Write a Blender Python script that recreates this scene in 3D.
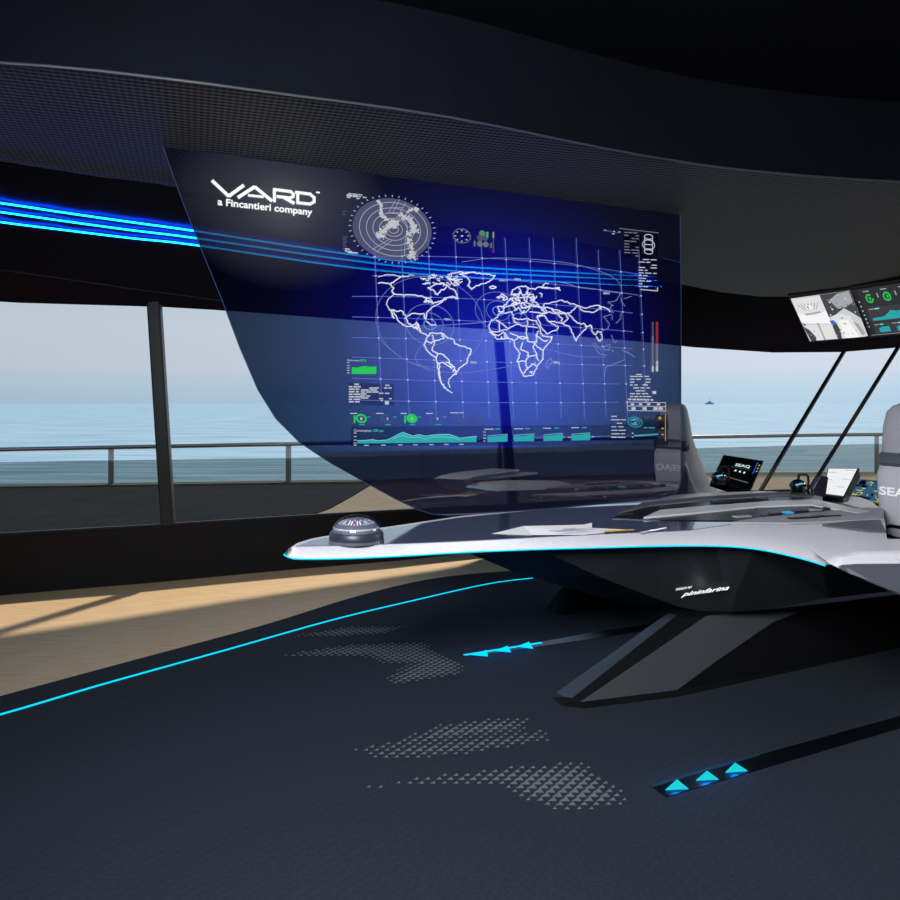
import bpy, math, random
from mathutils import Vector, Matrix
from mathutils.bvhtree import BVHTree
random.seed(7)
sc = bpy.context.scene
for o in list(bpy.data.objects): bpy.data.objects.remove(o)
COL = sc.collection
F = 780.0; EYE = 1.4; HZ = 403.0

# ---------------------------------------------------------------- camera
cd = bpy.data.cameras.new('camera'); cam = bpy.data.objects.new('camera', cd); COL.objects.link(cam)
cam.location = (0, 0, EYE); cam.rotation_euler = (math.radians(90), 0, 0)
cd.sensor_width = 36; cd.lens = F/900*36; cd.shift_y = -(450-HZ)/900; cd.clip_end = 30000; cd.clip_start = .05
sc.camera = cam
# ---------------------------------------------------------------- world sky
w = bpy.data.worlds.new('sky'); sc.world = w; w.use_nodes = True
N = w.node_tree.nodes; L = w.node_tree.links; N.clear()
tc = N.new('ShaderNodeTexCoord'); sx = N.new('ShaderNodeSeparateXYZ'); L.new(tc.outputs['Generated'], sx.inputs[0])
rp = N.new('ShaderNodeValToRGB'); L.new(sx.outputs['Z'], rp.inputs[0])
cr = rp.color_ramp
def lin(c): return tuple(((v/255+.055)/1.055)**2.4 if v > 10 else v/255/12.92 for v in c)
stops = [(0, (178, 203, 222)), (.022, (190, 209, 225)), (.033, (194, 210, 225)), (.038, (205, 212, 226)), (.09, (208, 216, 228)), (.16, (190, 208, 222)), (.5, (120, 155, 195)), (1, (70, 110, 165))]
while len(cr.elements) < len(stops): cr.elements.new(.5)
for e, (p, c) in zip(cr.elements, stops): e.position = p; e.color = (*lin(c), 1)
mr = N.new('ShaderNodeMapRange'); L.new(sx.outputs['X'], mr.inputs[0])
mr.inputs[1].default_value = -.5; mr.inputs[2].default_value = .4; mr.inputs[3].default_value = .88; mr.inputs[4].default_value = 1.12
bg = N.new('ShaderNodeBackground'); L.new(rp.outputs[0], bg.inputs[0]); L.new(mr.outputs[0], bg.inputs[1])
wo = N.new('ShaderNodeOutputWorld'); L.new(bg.outputs[0], wo.inputs[0])
# ---------------------------------------------------------------- lights
def light(kind, name, loc, aim, energy, color=(1, 1, 1), **kw):
    d = bpy.data.lights.new(name, kind); o = bpy.data.objects.new(name, d); COL.objects.link(o)
    o.location = loc; o.rotation_euler = (Vector(aim)-Vector(loc)).to_track_quat('-Z', 'Y').to_euler()
    d.energy = energy; d.color = color
    for k, v in kw.items(): setattr(d, k, v)
    return o
light('SUN', 'sun', (0, 0, 20), (-4, -11.5, 6), 5.2, (1, .86, .68), angle=math.radians(3.0))
light('AREA', 'fill_light_over_desk', (-.9, .3, 2.5), (1.0, 3.7, .7), 138, (.96, .97, 1), shape='RECTANGLE', size=1.6, size_y=1.2, spread=math.radians(120))  # added area lamp, unseen, that brightens the desk
light('AREA', 'fill_light_forward', (5.2, 5.0, 2.5), (3.0, 4.7, .7), 50, (.96, .97, 1), shape='RECTANGLE', size=1.6, size_y=.8, spread=math.radians(120))  # second added lamp out of view, fills the right end of the desk
light('SPOT', 'ceiling_fill_aft', (1.9, 3.0, 1.9), (3.2, 6.6, 2.58), 9, (.85, .9, 1), spot_size=math.radians(45), spot_blend=1, shadow_soft_size=.15)  # added upward spot brightening the ceiling, no fitting stands here
light('SPOT', 'ceiling_fill_port', (-.6, 1.8, 1.5), (-.9, 3.3, 2.58), 5, (.95, .95, 1), spot_size=math.radians(40), spot_blend=1, shadow_soft_size=.15)  # same kind of added uplight for the left part of the ceiling
# ---------------------------------------------------------------- exposure
vs = sc.view_settings; vs.view_transform = 'Standard'; vs.look = 'None'; vs.exposure = 0; vs.gamma = 1; vs.use_curve_mapping = False

# ================================================================ helpers
def P(x, y, d): return Vector(((x-450)/F*d, d, EYE+(HZ-y)/F*d))       # point seen at x,y at distance d
def Z(x, y, z): return P(x, y, (EYE-z)*F/(y-HZ))                       # point seen at x,y on the level z
def mat(name, c, rough=.5, metal=0, spec=.5, em=None, es=0, coat=0):
    m = bpy.data.materials.new(name); m.use_nodes = True; b = m.node_tree.nodes['Principled BSDF']
    b.inputs['Base Color'].default_value = (*lin(c), 1); b.inputs['Roughness'].default_value = rough
    b.inputs['Metallic'].default_value = metal; b.inputs['Specular IOR Level'].default_value = spec
    b.inputs['Coat Weight'].default_value = coat; b.inputs['Coat Roughness'].default_value = .05
    if em: b.inputs['Emission Color'].default_value = (*lin(em), 1); b.inputs['Emission Strength'].default_value = es
    return m
def noise_mat(name, c1, c2, scale, stretch=(1, 1, 1), rot=0, rough=.5, bump=0, spec=.5, detail=4, lo=.35, hi=.65, metal=0):
    m = mat(name, c1, rough, metal, spec); n = m.node_tree.nodes; l = m.node_tree.links; b = n['Principled BSDF']
    t = n.new('ShaderNodeTexCoord'); mp = n.new('ShaderNodeMapping'); mp.inputs['Scale'].default_value = stretch; mp.inputs['Rotation'].default_value = (0, 0, rot)
    l.new(t.outputs['Object'], mp.inputs[0]); nz = n.new('ShaderNodeTexNoise'); nz.inputs['Scale'].default_value = scale; nz.inputs['Detail'].default_value = detail
    l.new(mp.outputs[0], nz.inputs['Vector']); r = n.new('ShaderNodeValToRGB'); l.new(nz.outputs[0], r.inputs[0])
    r.color_ramp.elements[0].position = lo; r.color_ramp.elements[1].position = hi
    r.color_ramp.elements[0].color = (*lin(c1), 1); r.color_ramp.elements[1].color = (*lin(c2), 1)
    l.new(r.outputs[0], b.inputs['Base Color'])
    if bump:
        bp = n.new('ShaderNodeBump'); bp.inputs['Strength'].default_value = bump; bp.inputs['Distance'].default_value = .01
        l.new(nz.outputs[0], bp.inputs['Height']); l.new(bp.outputs[0], b.inputs['Normal'])
    return m
def emit(name, c, s=1.0):
    m = bpy.data.materials.new(name); m.use_nodes = True; n = m.node_tree.nodes; n.clear()
    e = n.new('ShaderNodeEmission'); e.inputs[0].default_value = (*lin(c), 1); e.inputs[1].default_value = s
    o = n.new('ShaderNodeOutputMaterial'); m.node_tree.links.new(e.outputs[0], o.inputs[0]); return m
def glass(name, tint, gloss=.06, rough=.02, gcol=(1, 1, 1)):
    m = bpy.data.materials.new(name); m.use_nodes = True; n = m.node_tree.nodes; l = m.node_tree.links; n.clear()
    t = n.new('ShaderNodeBsdfTransparent'); t.inputs[0].default_value = (*tint, 1)
    g = n.new('ShaderNodeBsdfGlossy'); g.inputs['Roughness'].default_value = rough; g.inputs[0].default_value = (*gcol, 1)
    mx = n.new('ShaderNodeMixShader'); mx.inputs[0].default_value = gloss
    o = n.new('ShaderNodeOutputMaterial'); l.new(t.outputs[0], mx.inputs[1]); l.new(g.outputs[0], mx.inputs[2]); l.new(mx.outputs[0], o.inputs[0]); return m

class MB:
    def __init__(s): s.v = []; s.f = []; s.m = []
    def face(s, pts, mi=0):
        i = len(s.v); s.v += [Vector(p) for p in pts]; s.f.append(tuple(range(i, i+len(pts)))); s.m.append(mi); return s
    def prism(s, pts, off, mi=0, side=None):
        pts = [Vector(p) for p in pts]; off = Vector(off); n = len(pts); i = len(s.v)
        s.v += pts+[p+off for p in pts]
        s.f.append(tuple(range(i+n-1, i-1, -1))); s.f.append(tuple(range(i+n, i+2*n))); s.m += [mi, mi]
        for k in range(n):
            j = (k+1) % n; s.f.append((i+k, i+j, i+n+j, i+n+k)); s.m.append(mi if side is None else side)
        return s
    def loft(s, rings, close=True, caps=True, mi=0):
        n = len(rings[0]); i = len(s.v)
        for r in rings: s.v += [Vector(p) for p in r]
        for a in range(len(rings)-1):
            for k in range(n if close else n-1):
                j = (k+1) % n; s.f.append((i+a*n+k, i+a*n+j, i+(a+1)*n+j, i+(a+1)*n+k)); s.m.append(mi)
        if caps and close:
            s.f.append(tuple(range(i+n-1, i-1, -1))); s.m.append(mi)
            e = i+(len(rings)-1)*n; s.f.append(tuple(range(e, e+n))); s.m.append(mi)
        return s
    def tube(s, pts, r, n=8, mi=0):
        pts = [Vector(p) for p in pts]; rings = []
        for k, p in enumerate(pts):
            t = (pts[min(k+1, len(pts)-1)]-pts[max(k-1, 0)]).normalized()
            a = t.cross(Vector((0, 0, 1))); a = a.normalized() if a.length > 1e-4 else Vector((1, 0, 0)); b = t.cross(a)
            rings.append([p+(a*math.cos(q)+b*math.sin(q))*r for q in [2*math.pi*u/n for u in range(n)]])
        return s.loft(rings, mi=mi)
    def box(s, c, size, mi=0, M=None):
        c = Vector(c); x, y, z = [q/2 for q in size]
        pts = [Vector((a, b, -z)) for a, b in ((-x, -y), (x, -y), (x, y), (-x, y))]
        M = M or Matrix.Identity(3)
        return s.prism([c+M@p for p in pts], M@Vector((0, 0, 2*z)), mi)
    def lathe(s, c, prof, n=24, mi=0):
        c = Vector(c)
        return s.loft([[c+Vector((r*math.cos(2*math.pi*k/n), r*math.sin(2*math.pi*k/n), z)) for k in range(n)] for r, z in prof], mi=mi)
    def build(s, name, mats, parent=None, smooth=False, bevel=0, local=False, seg=2):
        if not isinstance(mats, (list, tuple)): mats = [mats]
        off = Vector((0, 0, 0))
        if parent is not None and not local:
            q = parent
            while q is not None: off += q.location; q = q.parent
        me = bpy.data.meshes.new(name); me.from_pydata([p-off for p in s.v], [], s.f)
        for m in mats: me.materials.append(m)
        for p, mi in zip(me.polygons, s.m): p.material_index = mi; p.use_smooth = smooth
        me.validate()
        if smooth or bevel:
            import bmesh
            b = bmesh.new(); b.from_mesh(me); bmesh.ops.remove_doubles(b, verts=b.verts, dist=1e-5); bmesh.ops.recalc_face_normals(b, faces=b.faces); b.to_mesh(me); b.free()
        me.update()
        o = bpy.data.objects.new(name, me); COL.objects.link(o); o.parent = parent
        if bevel:
            bm = o.modifiers.new('bevel', 'BEVEL'); bm.width = bevel; bm.segments = seg; bm.limit_method = 'ANGLE'; bm.angle_limit = math.radians(32)
        if smooth:
            try: me.set_sharp_from_angle(angle=math.radians(40))
            except Exception: pass
        return o
def tag(o, label=None, cat=None, group=None, kind=None):
    if label: o['label'] = label
    if cat: o['category'] = cat
    if group: o['group'] = group
    if kind: o['kind'] = kind
    return o
def empty(name, loc, label, cat, group=None, rz=0):
    o = bpy.data.objects.new(name, None); COL.objects.link(o); o.location = loc; o.rotation_euler = (0, 0, rz); o.empty_display_size = .1
    return tag(o, label, cat, group)
def interp(tab, x):
    if x <= tab[0][0]: a, b = tab[0], tab[1]
    elif x >= tab[-1][0]: a, b = tab[-2], tab[-1]
    else:
        for a, b in zip(tab, tab[1:]):
            if a[0] <= x <= b[0]: break
    t = (x-a[0])/(b[0]-a[0]); return [u+(v-u)*t for u, v in zip(a[1:], b[1:])]
def catmull(pts, n=6):
    pts = [Vector(p) for p in pts]; out = []
    for i in range(len(pts)-1):
        p0, p1, p2, p3 = pts[max(i-1, 0)], pts[i], pts[i+1], pts[min(i+2, len(pts)-1)]
        for k in range(n):
            t = k/n; out.append(.5*((2*p1)+(p2-p0)*t+(2*p0-5*p1+4*p2-p3)*t*t+(3*p1-p0-3*p2+p3)*t**3))
    out.append(pts[-1]); return out
_tc = {}
def text2d(s, bold=0.0, shear=0.0):
    """letters as triangles: list of 2-D triangles in em units and the width"""
    k = (s, bold, shear)
    if k in _tc: return _tc[k]
    c = bpy.data.curves.new('t', 'FONT'); c.body = s; c.size = 1; c.offset = bold; c.shear = shear; c.resolution_u = 3
    o = bpy.data.objects.new('t', c); COL.objects.link(o); bpy.context.view_layer.update()
    e = o.evaluated_get(bpy.context.evaluated_depsgraph_get()); me = e.to_mesh(); me.calc_loop_triangles()
    tris = [[me.vertices[i].co.xy.copy() for i in t.vertices] for t in me.loop_triangles]; e.to_mesh_clear()
    bpy.data.objects.remove(o); bpy.data.curves.remove(c)
    xs = [p.x for t in tris for p in t] or [0, 1]; x0 = min(xs)
    tris = [[Vector((p.x-x0, p.y)) for p in t] for t in tris]
    _tc[k] = (tris, max(xs)-x0); return _tc[k]
def put_text(mb, s, org, u, v, width, height, mi=0, bold=0.0, shear=0.0):
    """org lower left, u/v unit vectors of the surface, width/height in metres (cap height)"""
    tris, wd = text2d(s, bold, shear)
    for t in tris: mb.face([org+u*(p.x/wd*width)+v*(p.y/.7*height) for p in t], mi)

# ================================================================ materials
M_ceil = mat('perforated_ceiling', (52, 52, 54), .6, 0, .15)
n = M_ceil.node_tree.nodes; l = M_ceil.node_tree.links; b = n['Principled BSDF']
t = n.new('ShaderNodeTexCoord'); s1 = n.new('ShaderNodeSeparateXYZ'); l.new(t.outputs['Object'], s1.inputs[0])
def wavef(sock, freq):
    a = n.new('ShaderNodeMath'); a.operation = 'MULTIPLY'; a.inputs[1].default_value = freq; l.new(sock, a.inputs[0])
    c = n.new('ShaderNodeMath'); c.operation = 'SINE'; l.new(a.outputs[0], c.inputs[0]); return c.outputs[0]
# rows follow the curve of the room: rotate coordinates by 25 degrees
mp = n.new('ShaderNodeMapping'); mp.inputs['Rotation'].default_value = (0, 0, math.radians(-18)); l.new(t.outputs['Object'], mp.inputs[0]); l.new(mp.outputs[0], s1.inputs[0])
wa = wavef(s1.outputs['X'], 2*math.pi/.026); wb = wavef(s1.outputs['Y'], 2*math.pi/.034)
ad = n.new('ShaderNodeMath'); ad.operation = 'MULTIPLY_ADD'; ad.inputs[1].default_value = .35; l.new(wa, ad.inputs[0]); l.new(wb, ad.inputs[2])
mrr = n.new('ShaderNodeMapRange'); l.new(ad.outputs[0], mrr.inputs[0]); mrr.inputs[1].default_value = -.9; mrr.inputs[2].default_value = 1.3
rmp = n.new('ShaderNodeValToRGB'); l.new(mrr.outputs[0], rmp.inputs[0]); rmp.color_ramp.elements[0].color = (*lin((8, 8, 9)), 1); rmp.color_ramp.elements[1].color = (*lin((118, 118, 122)), 1)
l.new(rmp.outputs[0], b.inputs['Base Color'])
M_fascia = mat('fascia_black', (34, 34, 44), 1, spec=0)
M_recess = noise_mat('recess_navy', (5, 8, 16), (6, 10, 20), 3, rough=.9, spec=.1)
M_wall = noise_mat('wall_black', (12, 11, 12), (16, 15, 15), 8, rough=.7, spec=.2)
M_black = mat('black_lacquer', (5, 6, 9), .3)
M_blackm = mat('black_matt', (8, 8, 10), .7, spec=.2)
M_pedestal = mat('pedestal_charcoal', (19, 21, 26), .65)
M_white = noise_mat('white_lacquer', (196, 196, 202), (202, 202, 208), 60, rough=.35, bump=.01)
M_grey = mat('grey_shell', (150, 150, 158), .5)
M_greyd = mat('dark_grey_shell', (72, 76, 84), .5)
M_inlay = mat('smoked_glass_top', (66, 74, 96), .08, spec=.9, coat=.6)
M_cyan = emit('cyan_led', (10, 205, 245), 1.35)
M_blue = emit('blue_led', (0, 70, 255), 3.5); M_halo = emit('blue_backlight', (0, 75, 255), 190)
M_strip_c = emit('cyan_strip', (25, 205, 238), 3.8)
M_arrow = emit('arrow_cyan', (30, 205, 215), 1.05)
M_chrome = mat('brushed_steel', (170, 160, 150), .3, 1)
M_carpet = noise_mat('carpet_navy', (28, 34, 43), (36, 42, 52), 90, rough=.95, spec=.15, bump=.3)
n = M_carpet.node_tree.nodes; l = M_carpet.node_tree.links; b = n['Principled BSDF']
t = n.new('ShaderNodeTexCoord'); wv = n.new('ShaderNodeTexWave'); wv.inputs['Scale'].default_value = 9; mp = n.new('ShaderNodeMapping'); mp.inputs['Rotation'].default_value = (0, 0, .75)
l.new(t.outputs['Object'], mp.inputs[0]); l.new(mp.outputs[0], wv.inputs[0]); bp = n.new('ShaderNodeBump'); bp.inputs['Strength'].default_value = .35; bp.inputs['Distance'].default_value = .006
l.new(wv.outputs['Fac'], bp.inputs['Height']); l.new(bp.outputs[0], b.inputs['Normal'])
M_tread = mat('raised_tread', (88, 90, 94), .7)
M_wood = noise_mat('pale_wood', (205, 176, 138), (176, 146, 110), 5, (1, 14, 1), math.radians(12), .5, .05, detail=6, lo=.3, hi=.7)
M_deck = noise_mat('beige_deck', (126, 117, 104), (118, 110, 98), 3, rough=.95, spec=.05)
M_deckd = noise_mat('deck_shade_dark', (26, 30, 33), (31, 35, 38), 3, rough=.95, spec=.03)
M_winglass = glass('window_glass', (.93, .96, .97), .0)
M_railglass = glass('smoked_rail_glass', (.40, .44, .43), .05)
M_text = emit('screen_white', (235, 238, 245), 1.0)

# ================================================================ outside: sea, deck, railing, ship
sea_m = noise_mat('sea_water', (116, 152, 176), (166, 194, 212), .35, (.12, 1.4, 1), 0, .7, 0, spec=.08, detail=8, lo=.35, hi=.66)
sea = MB().face([(-16000, 14, -8), (16000, 14, -8), (16000, 15000, -8), (-16000, 15000, -8)]).build('sea', sea_m); tag(sea, kind='structure')
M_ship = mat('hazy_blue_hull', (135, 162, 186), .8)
so = P(710, 403.3, 3000); so.z = -8
shp = empty('ship', so, 'tiny blue grey ship far off on the sea horizon', 'ship')
k = 3000/F*.8
MB().prism([so+Vector((-9*k*.5, 0, 4)), so+Vector((9*k*.5, 0, 4)), so+Vector((10*k*.5, 0, 10)), so+Vector((-10*k*.5, 0, 10))][::-1], (0, 12, 0)).build('hull', M_ship, shp)
MB().box(so+Vector((0, 6, 12)), (14, 10, 4)).box(so+Vector((1, 6, 15)), (6, 7, 3)).build('superstructure', M_ship, shp)
MB().tube([so+Vector((1, 6, 21)), so+Vector((1, 6, 27))], .8).build('mast', M_ship, shp)

ZD = .1
edge_y = [(-400, 490), (0, 486), (288, 482), (500, 479), (700, 474), (900, 473), (1300, 473)]
xs = [-400, -200, 0, 110, 200, 288, 400, 500, 600, 700, 800, 878, 1000, 1300]
edge = [Z(x, interp(edge_y, x)[0], ZD) for x in xs]
# plan curves of the room: column -> row of the window head (level 2.18) and the sill (level varies)
TOPY = [(-420, 299-27), (0, 298.5), (150, 303), (218, 307), (375, 319), (490, 327), (645, 340), (700, 346), (780, 351.5), (850, 351), (900, 347), (960, 341), (1300, 318)]
SILL = [(-420, 4.8, .44), (0, 5.67, .44), (160, 6.09, .44), (400, 6.93, .44), (505, 7.45, .42), (600, 8.2, .38), (680, 9.3, .3), (750, 10.3, .23), (790, 10.75, .2), (850, 10.75, .2), (950, 10.3, .2), (1300, 9.0, .2)]
ZT = 2.18; ZC = 2.58
def headp(x):
    y = interp(TOPY, x)[0]; return P(x, y, (ZT-EYE)*F/(HZ-y))
def sillp(x):
    d, z = interp(SILL, x); p = P(x, HZ, d); p.z = z; return p
CY = [(-420, 128), (0, 161), (100, 177), (170, 185), (300, 213), (400, 236), (550, 262), (680, 284), (720, 292), (760, 296.5), (800, 296.5), (850, 291), (900, 279), (960, 262), (1300, 190)]
IY0 = [(-420, 40), (0, 62), (150, 76), (280, 93), (440, 115), (600, 147), (680, 161), (760, 171), (900, 181), (1100, 186), (1300, 186)]
IY = [(p.x, p.y) for p in catmull([(x, y, 0) for x, y in IY0], 6)]
CX = [-420, -300, -200, -100, 0, 50, 100, 150, 200, 250, 300, 350, 400, 450, 500, 550, 600, 640, 680, 700, 720, 740, 760, 780, 800, 825, 850, 875, 900, 930, 960, 1050, 1150, 1300]
cin = catmull([(x, interp(CY, x)[0], 0) for x in CX], 1)
A = [P(x, interp(CY, x)[0], (ZC-EYE)*F/(HZ-interp(CY, x)[0])) for x in CX]
I = [P(x, interp(IY, x)[0], (ZC-EYE)*F/(HZ-interp(IY, x)[0])) for x in CX]
B = [headp(x) for x in CX]; S = [sillp(x) for x in CX]
deck = MB(); edge = [Z(x, interp(edge_y, x)[0], ZD) for x in CX]
for i in range(len(CX)-1):
    a, b = S[i].copy(), S[i+1].copy(); a.z = b.z = ZD
    a += (edge[i]-a).normalized()*.12; b += (edge[i+1]-b).normalized()*.12
    for k in range(3): a[k] = a[k]
    deck.face([a, b, edge[i+1]+Vector((0, .25, 0)), edge[i]+Vector((0, .25, 0))], 1 if CX[i] >= 400 else 0)
# shade on the left deck painted as a dark sheet up to a diagonal
o = deck.build('outer_deck', [M_deck, M_deck]); tag(o, kind='structure')
boundary = [Z(-200, 560, ZD+.012), Z(300, 519, ZD+.012), Z(330, 508, ZD+.012), Z(352, 496, ZD+.012), Z(372, 484, ZD+.012)]
shade = MB(); far = [Z(x, interp(edge_y, x)[0]+.6, ZD+.012) for x in (370, 200, 0, -200, -400)]
shade.prism([Z(-400, 590, ZD+.004)]+[p-Vector((0, 0, .008)) for p in boundary]+[p-Vector((0, 0, .008)) for p in far], (0, 0, .01)).build('deck_shade_patch', M_deckd)
tag(bpy.data.objects['deck_shade_patch'], kind='structure')
# outer railing: glass infill, steel top rail, posts
rail_y = [(-400, 455), (0, 449.5), (160, 446.5), (290, 444), (500, 440), (700, 437), (850, 434.5), (1300, 433)]
gl_y = [(-400, 470), (0, 462), (290, 458), (500, 453), (700, 448), (850, 444), (1300, 442)]
rx = [-400, -250, -100, 0, 110, 200, 288, 400, 500, 600, 700, 800, 878, 1000, 1150, 1300]
E = [P(x, interp(edge_y, x)[0], Z(x, interp(edge_y, x)[0], ZD).y) for x in rx]
rail = empty('outer_railing', E[6], 'steel handrail with smoked glass infill along the outside deck', 'railing')
R = [P(x, interp(rail_y, x)[0], e.y) for x, e in zip(rx, E)]
G = [P(x, interp(gl_y, x)[0], e.y) for x, e in zip(rx, E)]
MB().tube(R, .035, 10).build('top_rail', M_chrome, rail, smooth=True)
MB().loft([[e+Vector((0, -.01, .0)) for e in E], [g+Vector((0, -.01, 0)) for g in G]], close=False).build('glass_infill', M_railglass, rail)
for i in (1, 4, 6, 8, 12, 14):
    MB().box((E[i]+R[i])/2+Vector((0, .05, 0)), (.09 if i < 8 else .07, .03, (R[i]-E[i]).z)).build('post', mat('post_steel', (235, 230, 222), .5), rail)

# ================================================================ room shell
def stru(o): o['kind'] = 'structure'; return o
ce = MB().loft([A, I], close=False)
stru(ce.build('ceiling', M_ceil))
bvh_c = BVHTree.FromPolygons(ce.v, ce.f)
fa = MB().loft([A, B], close=False)
stru(fa.build('trim_1', M_fascia))        # sloping fascia between ceiling and window heads
bvh_f = BVHTree.FromPolygons(fa.v, fa.f)
def surf(x, y, lift=.0):
    d = (P(x, y, 1)-Vector((0, 0, EYE))).normalized(); org = Vector((0, 0, EYE)); best = None
    for bv in (bvh_c, bvh_f):
        h = bv.ray_cast(org, d)
        if h[0] is not None and (best is None or h[3] < best[3]): best = h
    if best is None: return None
    nrm = best[1]; nrm = nrm if nrm.dot(d) < 0 else -nrm
    return best[0]+nrm*lift, nrm
# recess over the middle of the room
rc = MB().loft([I, [p+Vector((0, 0, .42)) for p in I]], close=False)
stru(rc.build('trim_2', M_recess))
MB().tube([p+Vector((0, -.004, -.004)) for p in I], .005, 6).build('trim_3', mat('lip_metal', (120, 125, 135), .35, .8)); stru(bpy.data.objects['trim_3'])
MB().prism([Vector((p.x, p.y+.3, 3.0)) for p in B]+[Vector((14, 8, 3)), Vector((14, -3.2, 3)), Vector((-8, -3.2, 3)), Vector((-8, 4, 3))], (0, 0, .1)).build('ceiling_recess', M_recess); stru(bpy.data.objects['ceiling_recess'])
stru(MB().loft([B, [p+Vector((0, .25, 0)) for p in B], [Vector((p.x, p.y+.25, 3.0)) for p in B]], close=False).build('wall_outer_band', M_fascia))
# thin seam line under the light strips
sm = [surf(x, y, .006) for x, y in ((-100, 254), (0, 268.5), (60, 277), (120, 286), (180, 294), (215, 299), (330, 309), (450, 320))]
MB().tube([q[0] for q in sm if q], .006, 6).build('trim_4', mat('seam_metal', (46, 50, 60), .4, .3)); stru(bpy.data.objects['trim_4'])
# wall below the windows
wl = MB().loft([S, [Vector((p.x, p.y, 0)) for p in S]], close=False).loft([[p+Vector((0, .14, .0)) for p in S], S], close=False)
stru(wl.build('wall_front', M_wall))
stru(MB().loft([[Vector((B[0].x, B[0].y, 0)), Vector((B[0].x, -3, 0))], [Vector((B[0].x, B[0].y, 3)), Vector((B[0].x, -3, 3))]], close=False).build('wall_left', M_wall))
stru(MB().loft([[Vector((B[-1].x, B[-1].y+1, 0)), Vector((B[-1].x, -3, 0))], [Vector((B[-1].x, B[-1].y+1, 3)), Vector((B[-1].x, -3, 3))]], close=False).build('wall_right', M_wall))
stru(MB().face([(-8, -3, 0), (14, -3, 0), (14, -3, 3), (-8, -3, 3)]).build('wall_back', M_wall))
# metal sill line and window head line
MB().tube([p+Vector((0, -.005, .005)) for p in S], .012, 6).build('trim_5', mat('sill_metal', (40, 44, 50), .35, .5)); stru(bpy.data.objects['trim_5'])
# floor
stru(MB().face([(-8, -3, 0), (14, -3, 0), (14, 13, 0), (-8, 13, 0)]).build('floor', M_wood))
# windows
def sub(x0, x1, n): return [x0+(x1-x0)*k/n for k in range(n+1)]
def pane(name, tx0, tx1, bx0, bx1, n):
    top = [headp(x) for x in sub(tx0, tx1, n)]; bot = [sillp(x) for x in sub(bx0, bx1, n)]
    stru(MB().loft([bot, top], close=False).build(name, M_winglass))
pane('window_1', -420, 154, -420, 168, 6); pane('window_2', 154, 498, 168, 513, 8)
pane('window_3', 498, 844, 513, 760, 12); pane('window_4', 844, 898, 760, 809, 2); pane('window_5', 898, 1300, 809, 1300, 6)
M_mull = mat('mullion_black', (9, 10, 13), .4)
for k, (tx, bx, wd) in enumerate(((154, 168, .10), (498, 513, .09), (844, 760, .055), (898, 809, .055))):
    a, b = headp(tx), sillp(bx); a += (a-b).normalized()*.05
    u = Vector((1, .12, 0)).normalized() if k < 2 else Vector((.75, -.5, 0)).normalized()
    nn = (a-b).cross(u).normalized(); nn = nn if nn.y < 0 else -nn
    wv_ = u*wd/2; dp = nn*(.06 if k < 2 else .03)
    m_ = MB().prism([b-wv_+dp*.6, b+wv_+dp*.6, b+wv_-dp, b-wv_-dp], a-b); o = m_.build('window_mullion_%d' % (k+1), M_mull, bevel=.012); stru(o); o.name = 'trim_%d' % (6+k)

# three light strips on the fascia
strips = [[(-160, 181), (0, 203), (60, 212), (130, 222), (195, 231), (340, 253), (440, 265), (560, 272), (655, 277)],
          [(-160, 190), (0, 212), (60, 220.5), (130, 230), (195, 238), (340, 259), (440, 270), (560, 276.5), (660, 281)],
          [(-160, 200), (0, 222), (60, 229.5), (130, 238), (195, 245), (340, 266), (440, 275.5), (560, 282), (663, 287)]]
cx_, cy_, cz_ = [surf(100, y, .03)[0] for y in (215,)][0]
lines_lab = ['topmost of the three cyan light strips curving along the black fascia', 'middle of the three cyan light strips curving along the black fascia', 'lowest of the three cyan light strips curving along the black fascia']
for st, lb in zip(strips, lines_lab):
    cur = [(p.x, p.y) for p in catmull([(x, y, 0) for x, y in st], 5)]
    pts = [surf(x, y, .0) for x, y in cur]; pts = [(q[0]+(Vector((0, 0, EYE))-q[0]).normalized()*.065, q[1]) for q in pts if q]
    e = empty('light_strip', pts[0][0], lb, 'light strip', 'light strips on the fascia')
    f_ = MB(); g_ = MB(); up = []
    for i, (p, q) in enumerate(pts):
        t_ = (pts[min(i+1, len(pts)-1)][0]-pts[max(i-1, 0)][0]).normalized(); v_ = q.cross(t_).normalized(); up.append(v_)
    ww = [.0145*(1 if i < len(pts)-5 else (len(pts)-1-i)/5+.05) for i in range(len(pts))]
    f_.loft([[p+v_*wd for (p, q), v_, wd in zip(pts, up, ww)], [p-v_*wd for (p, q), v_, wd in zip(pts, up, ww)]], close=False)
    g_.loft([[p-q*.002+v_*wd*.35 for (p, q), v_, wd in zip(pts, up, ww)], [p-q*.002-v_*wd*.35 for (p, q), v_, wd in zip(pts, up, ww)]], close=False)
    f_.build('diffuser', M_strip_c, e); tag(g_.build('back_light', M_halo, e), 'blue backlight washing the fascia')

# ================================================================ carpet
ZF = .012
ce_ = [(-300, 776), (-150, 736), (0, 696), (130, 661), (260, 626), (354, 597), (430, 579), (509, 571), (600, 568), (700, 566)]
c1 = [Z(x, y, ZF) for x, y in ((p.x, p.y) for p in catmull([(x, y, 0) for x, y in ce_], 4))]
car = MB().prism([Vector((-4.9, -2.9, .001)), Vector((9, -2.9, .001)), Vector((9, 8.2, .001)), Vector((3.2, 7.8, .001))][::1]+[Vector((p.x, p.y, .001)) for p in c1[::-1]], (0, 0, ZF-.001))
carp = car.build('carpet', M_carpet); tag(carp, 'dark navy ribbed carpet with curved edge over the wood floor', 'carpet')
ln = [(-300, 795), (-150, 755), (0, 714.5), (100, 685), (222, 651), (330, 620.5), (411, 601), (487, 584), (533, 578)]
cl = [Z(x, y, ZF+.004) for x, y in ((p.x, p.y) for p in catmull([(x, y, 0) for x, y in ln], 5))]
ml = MB()
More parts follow.
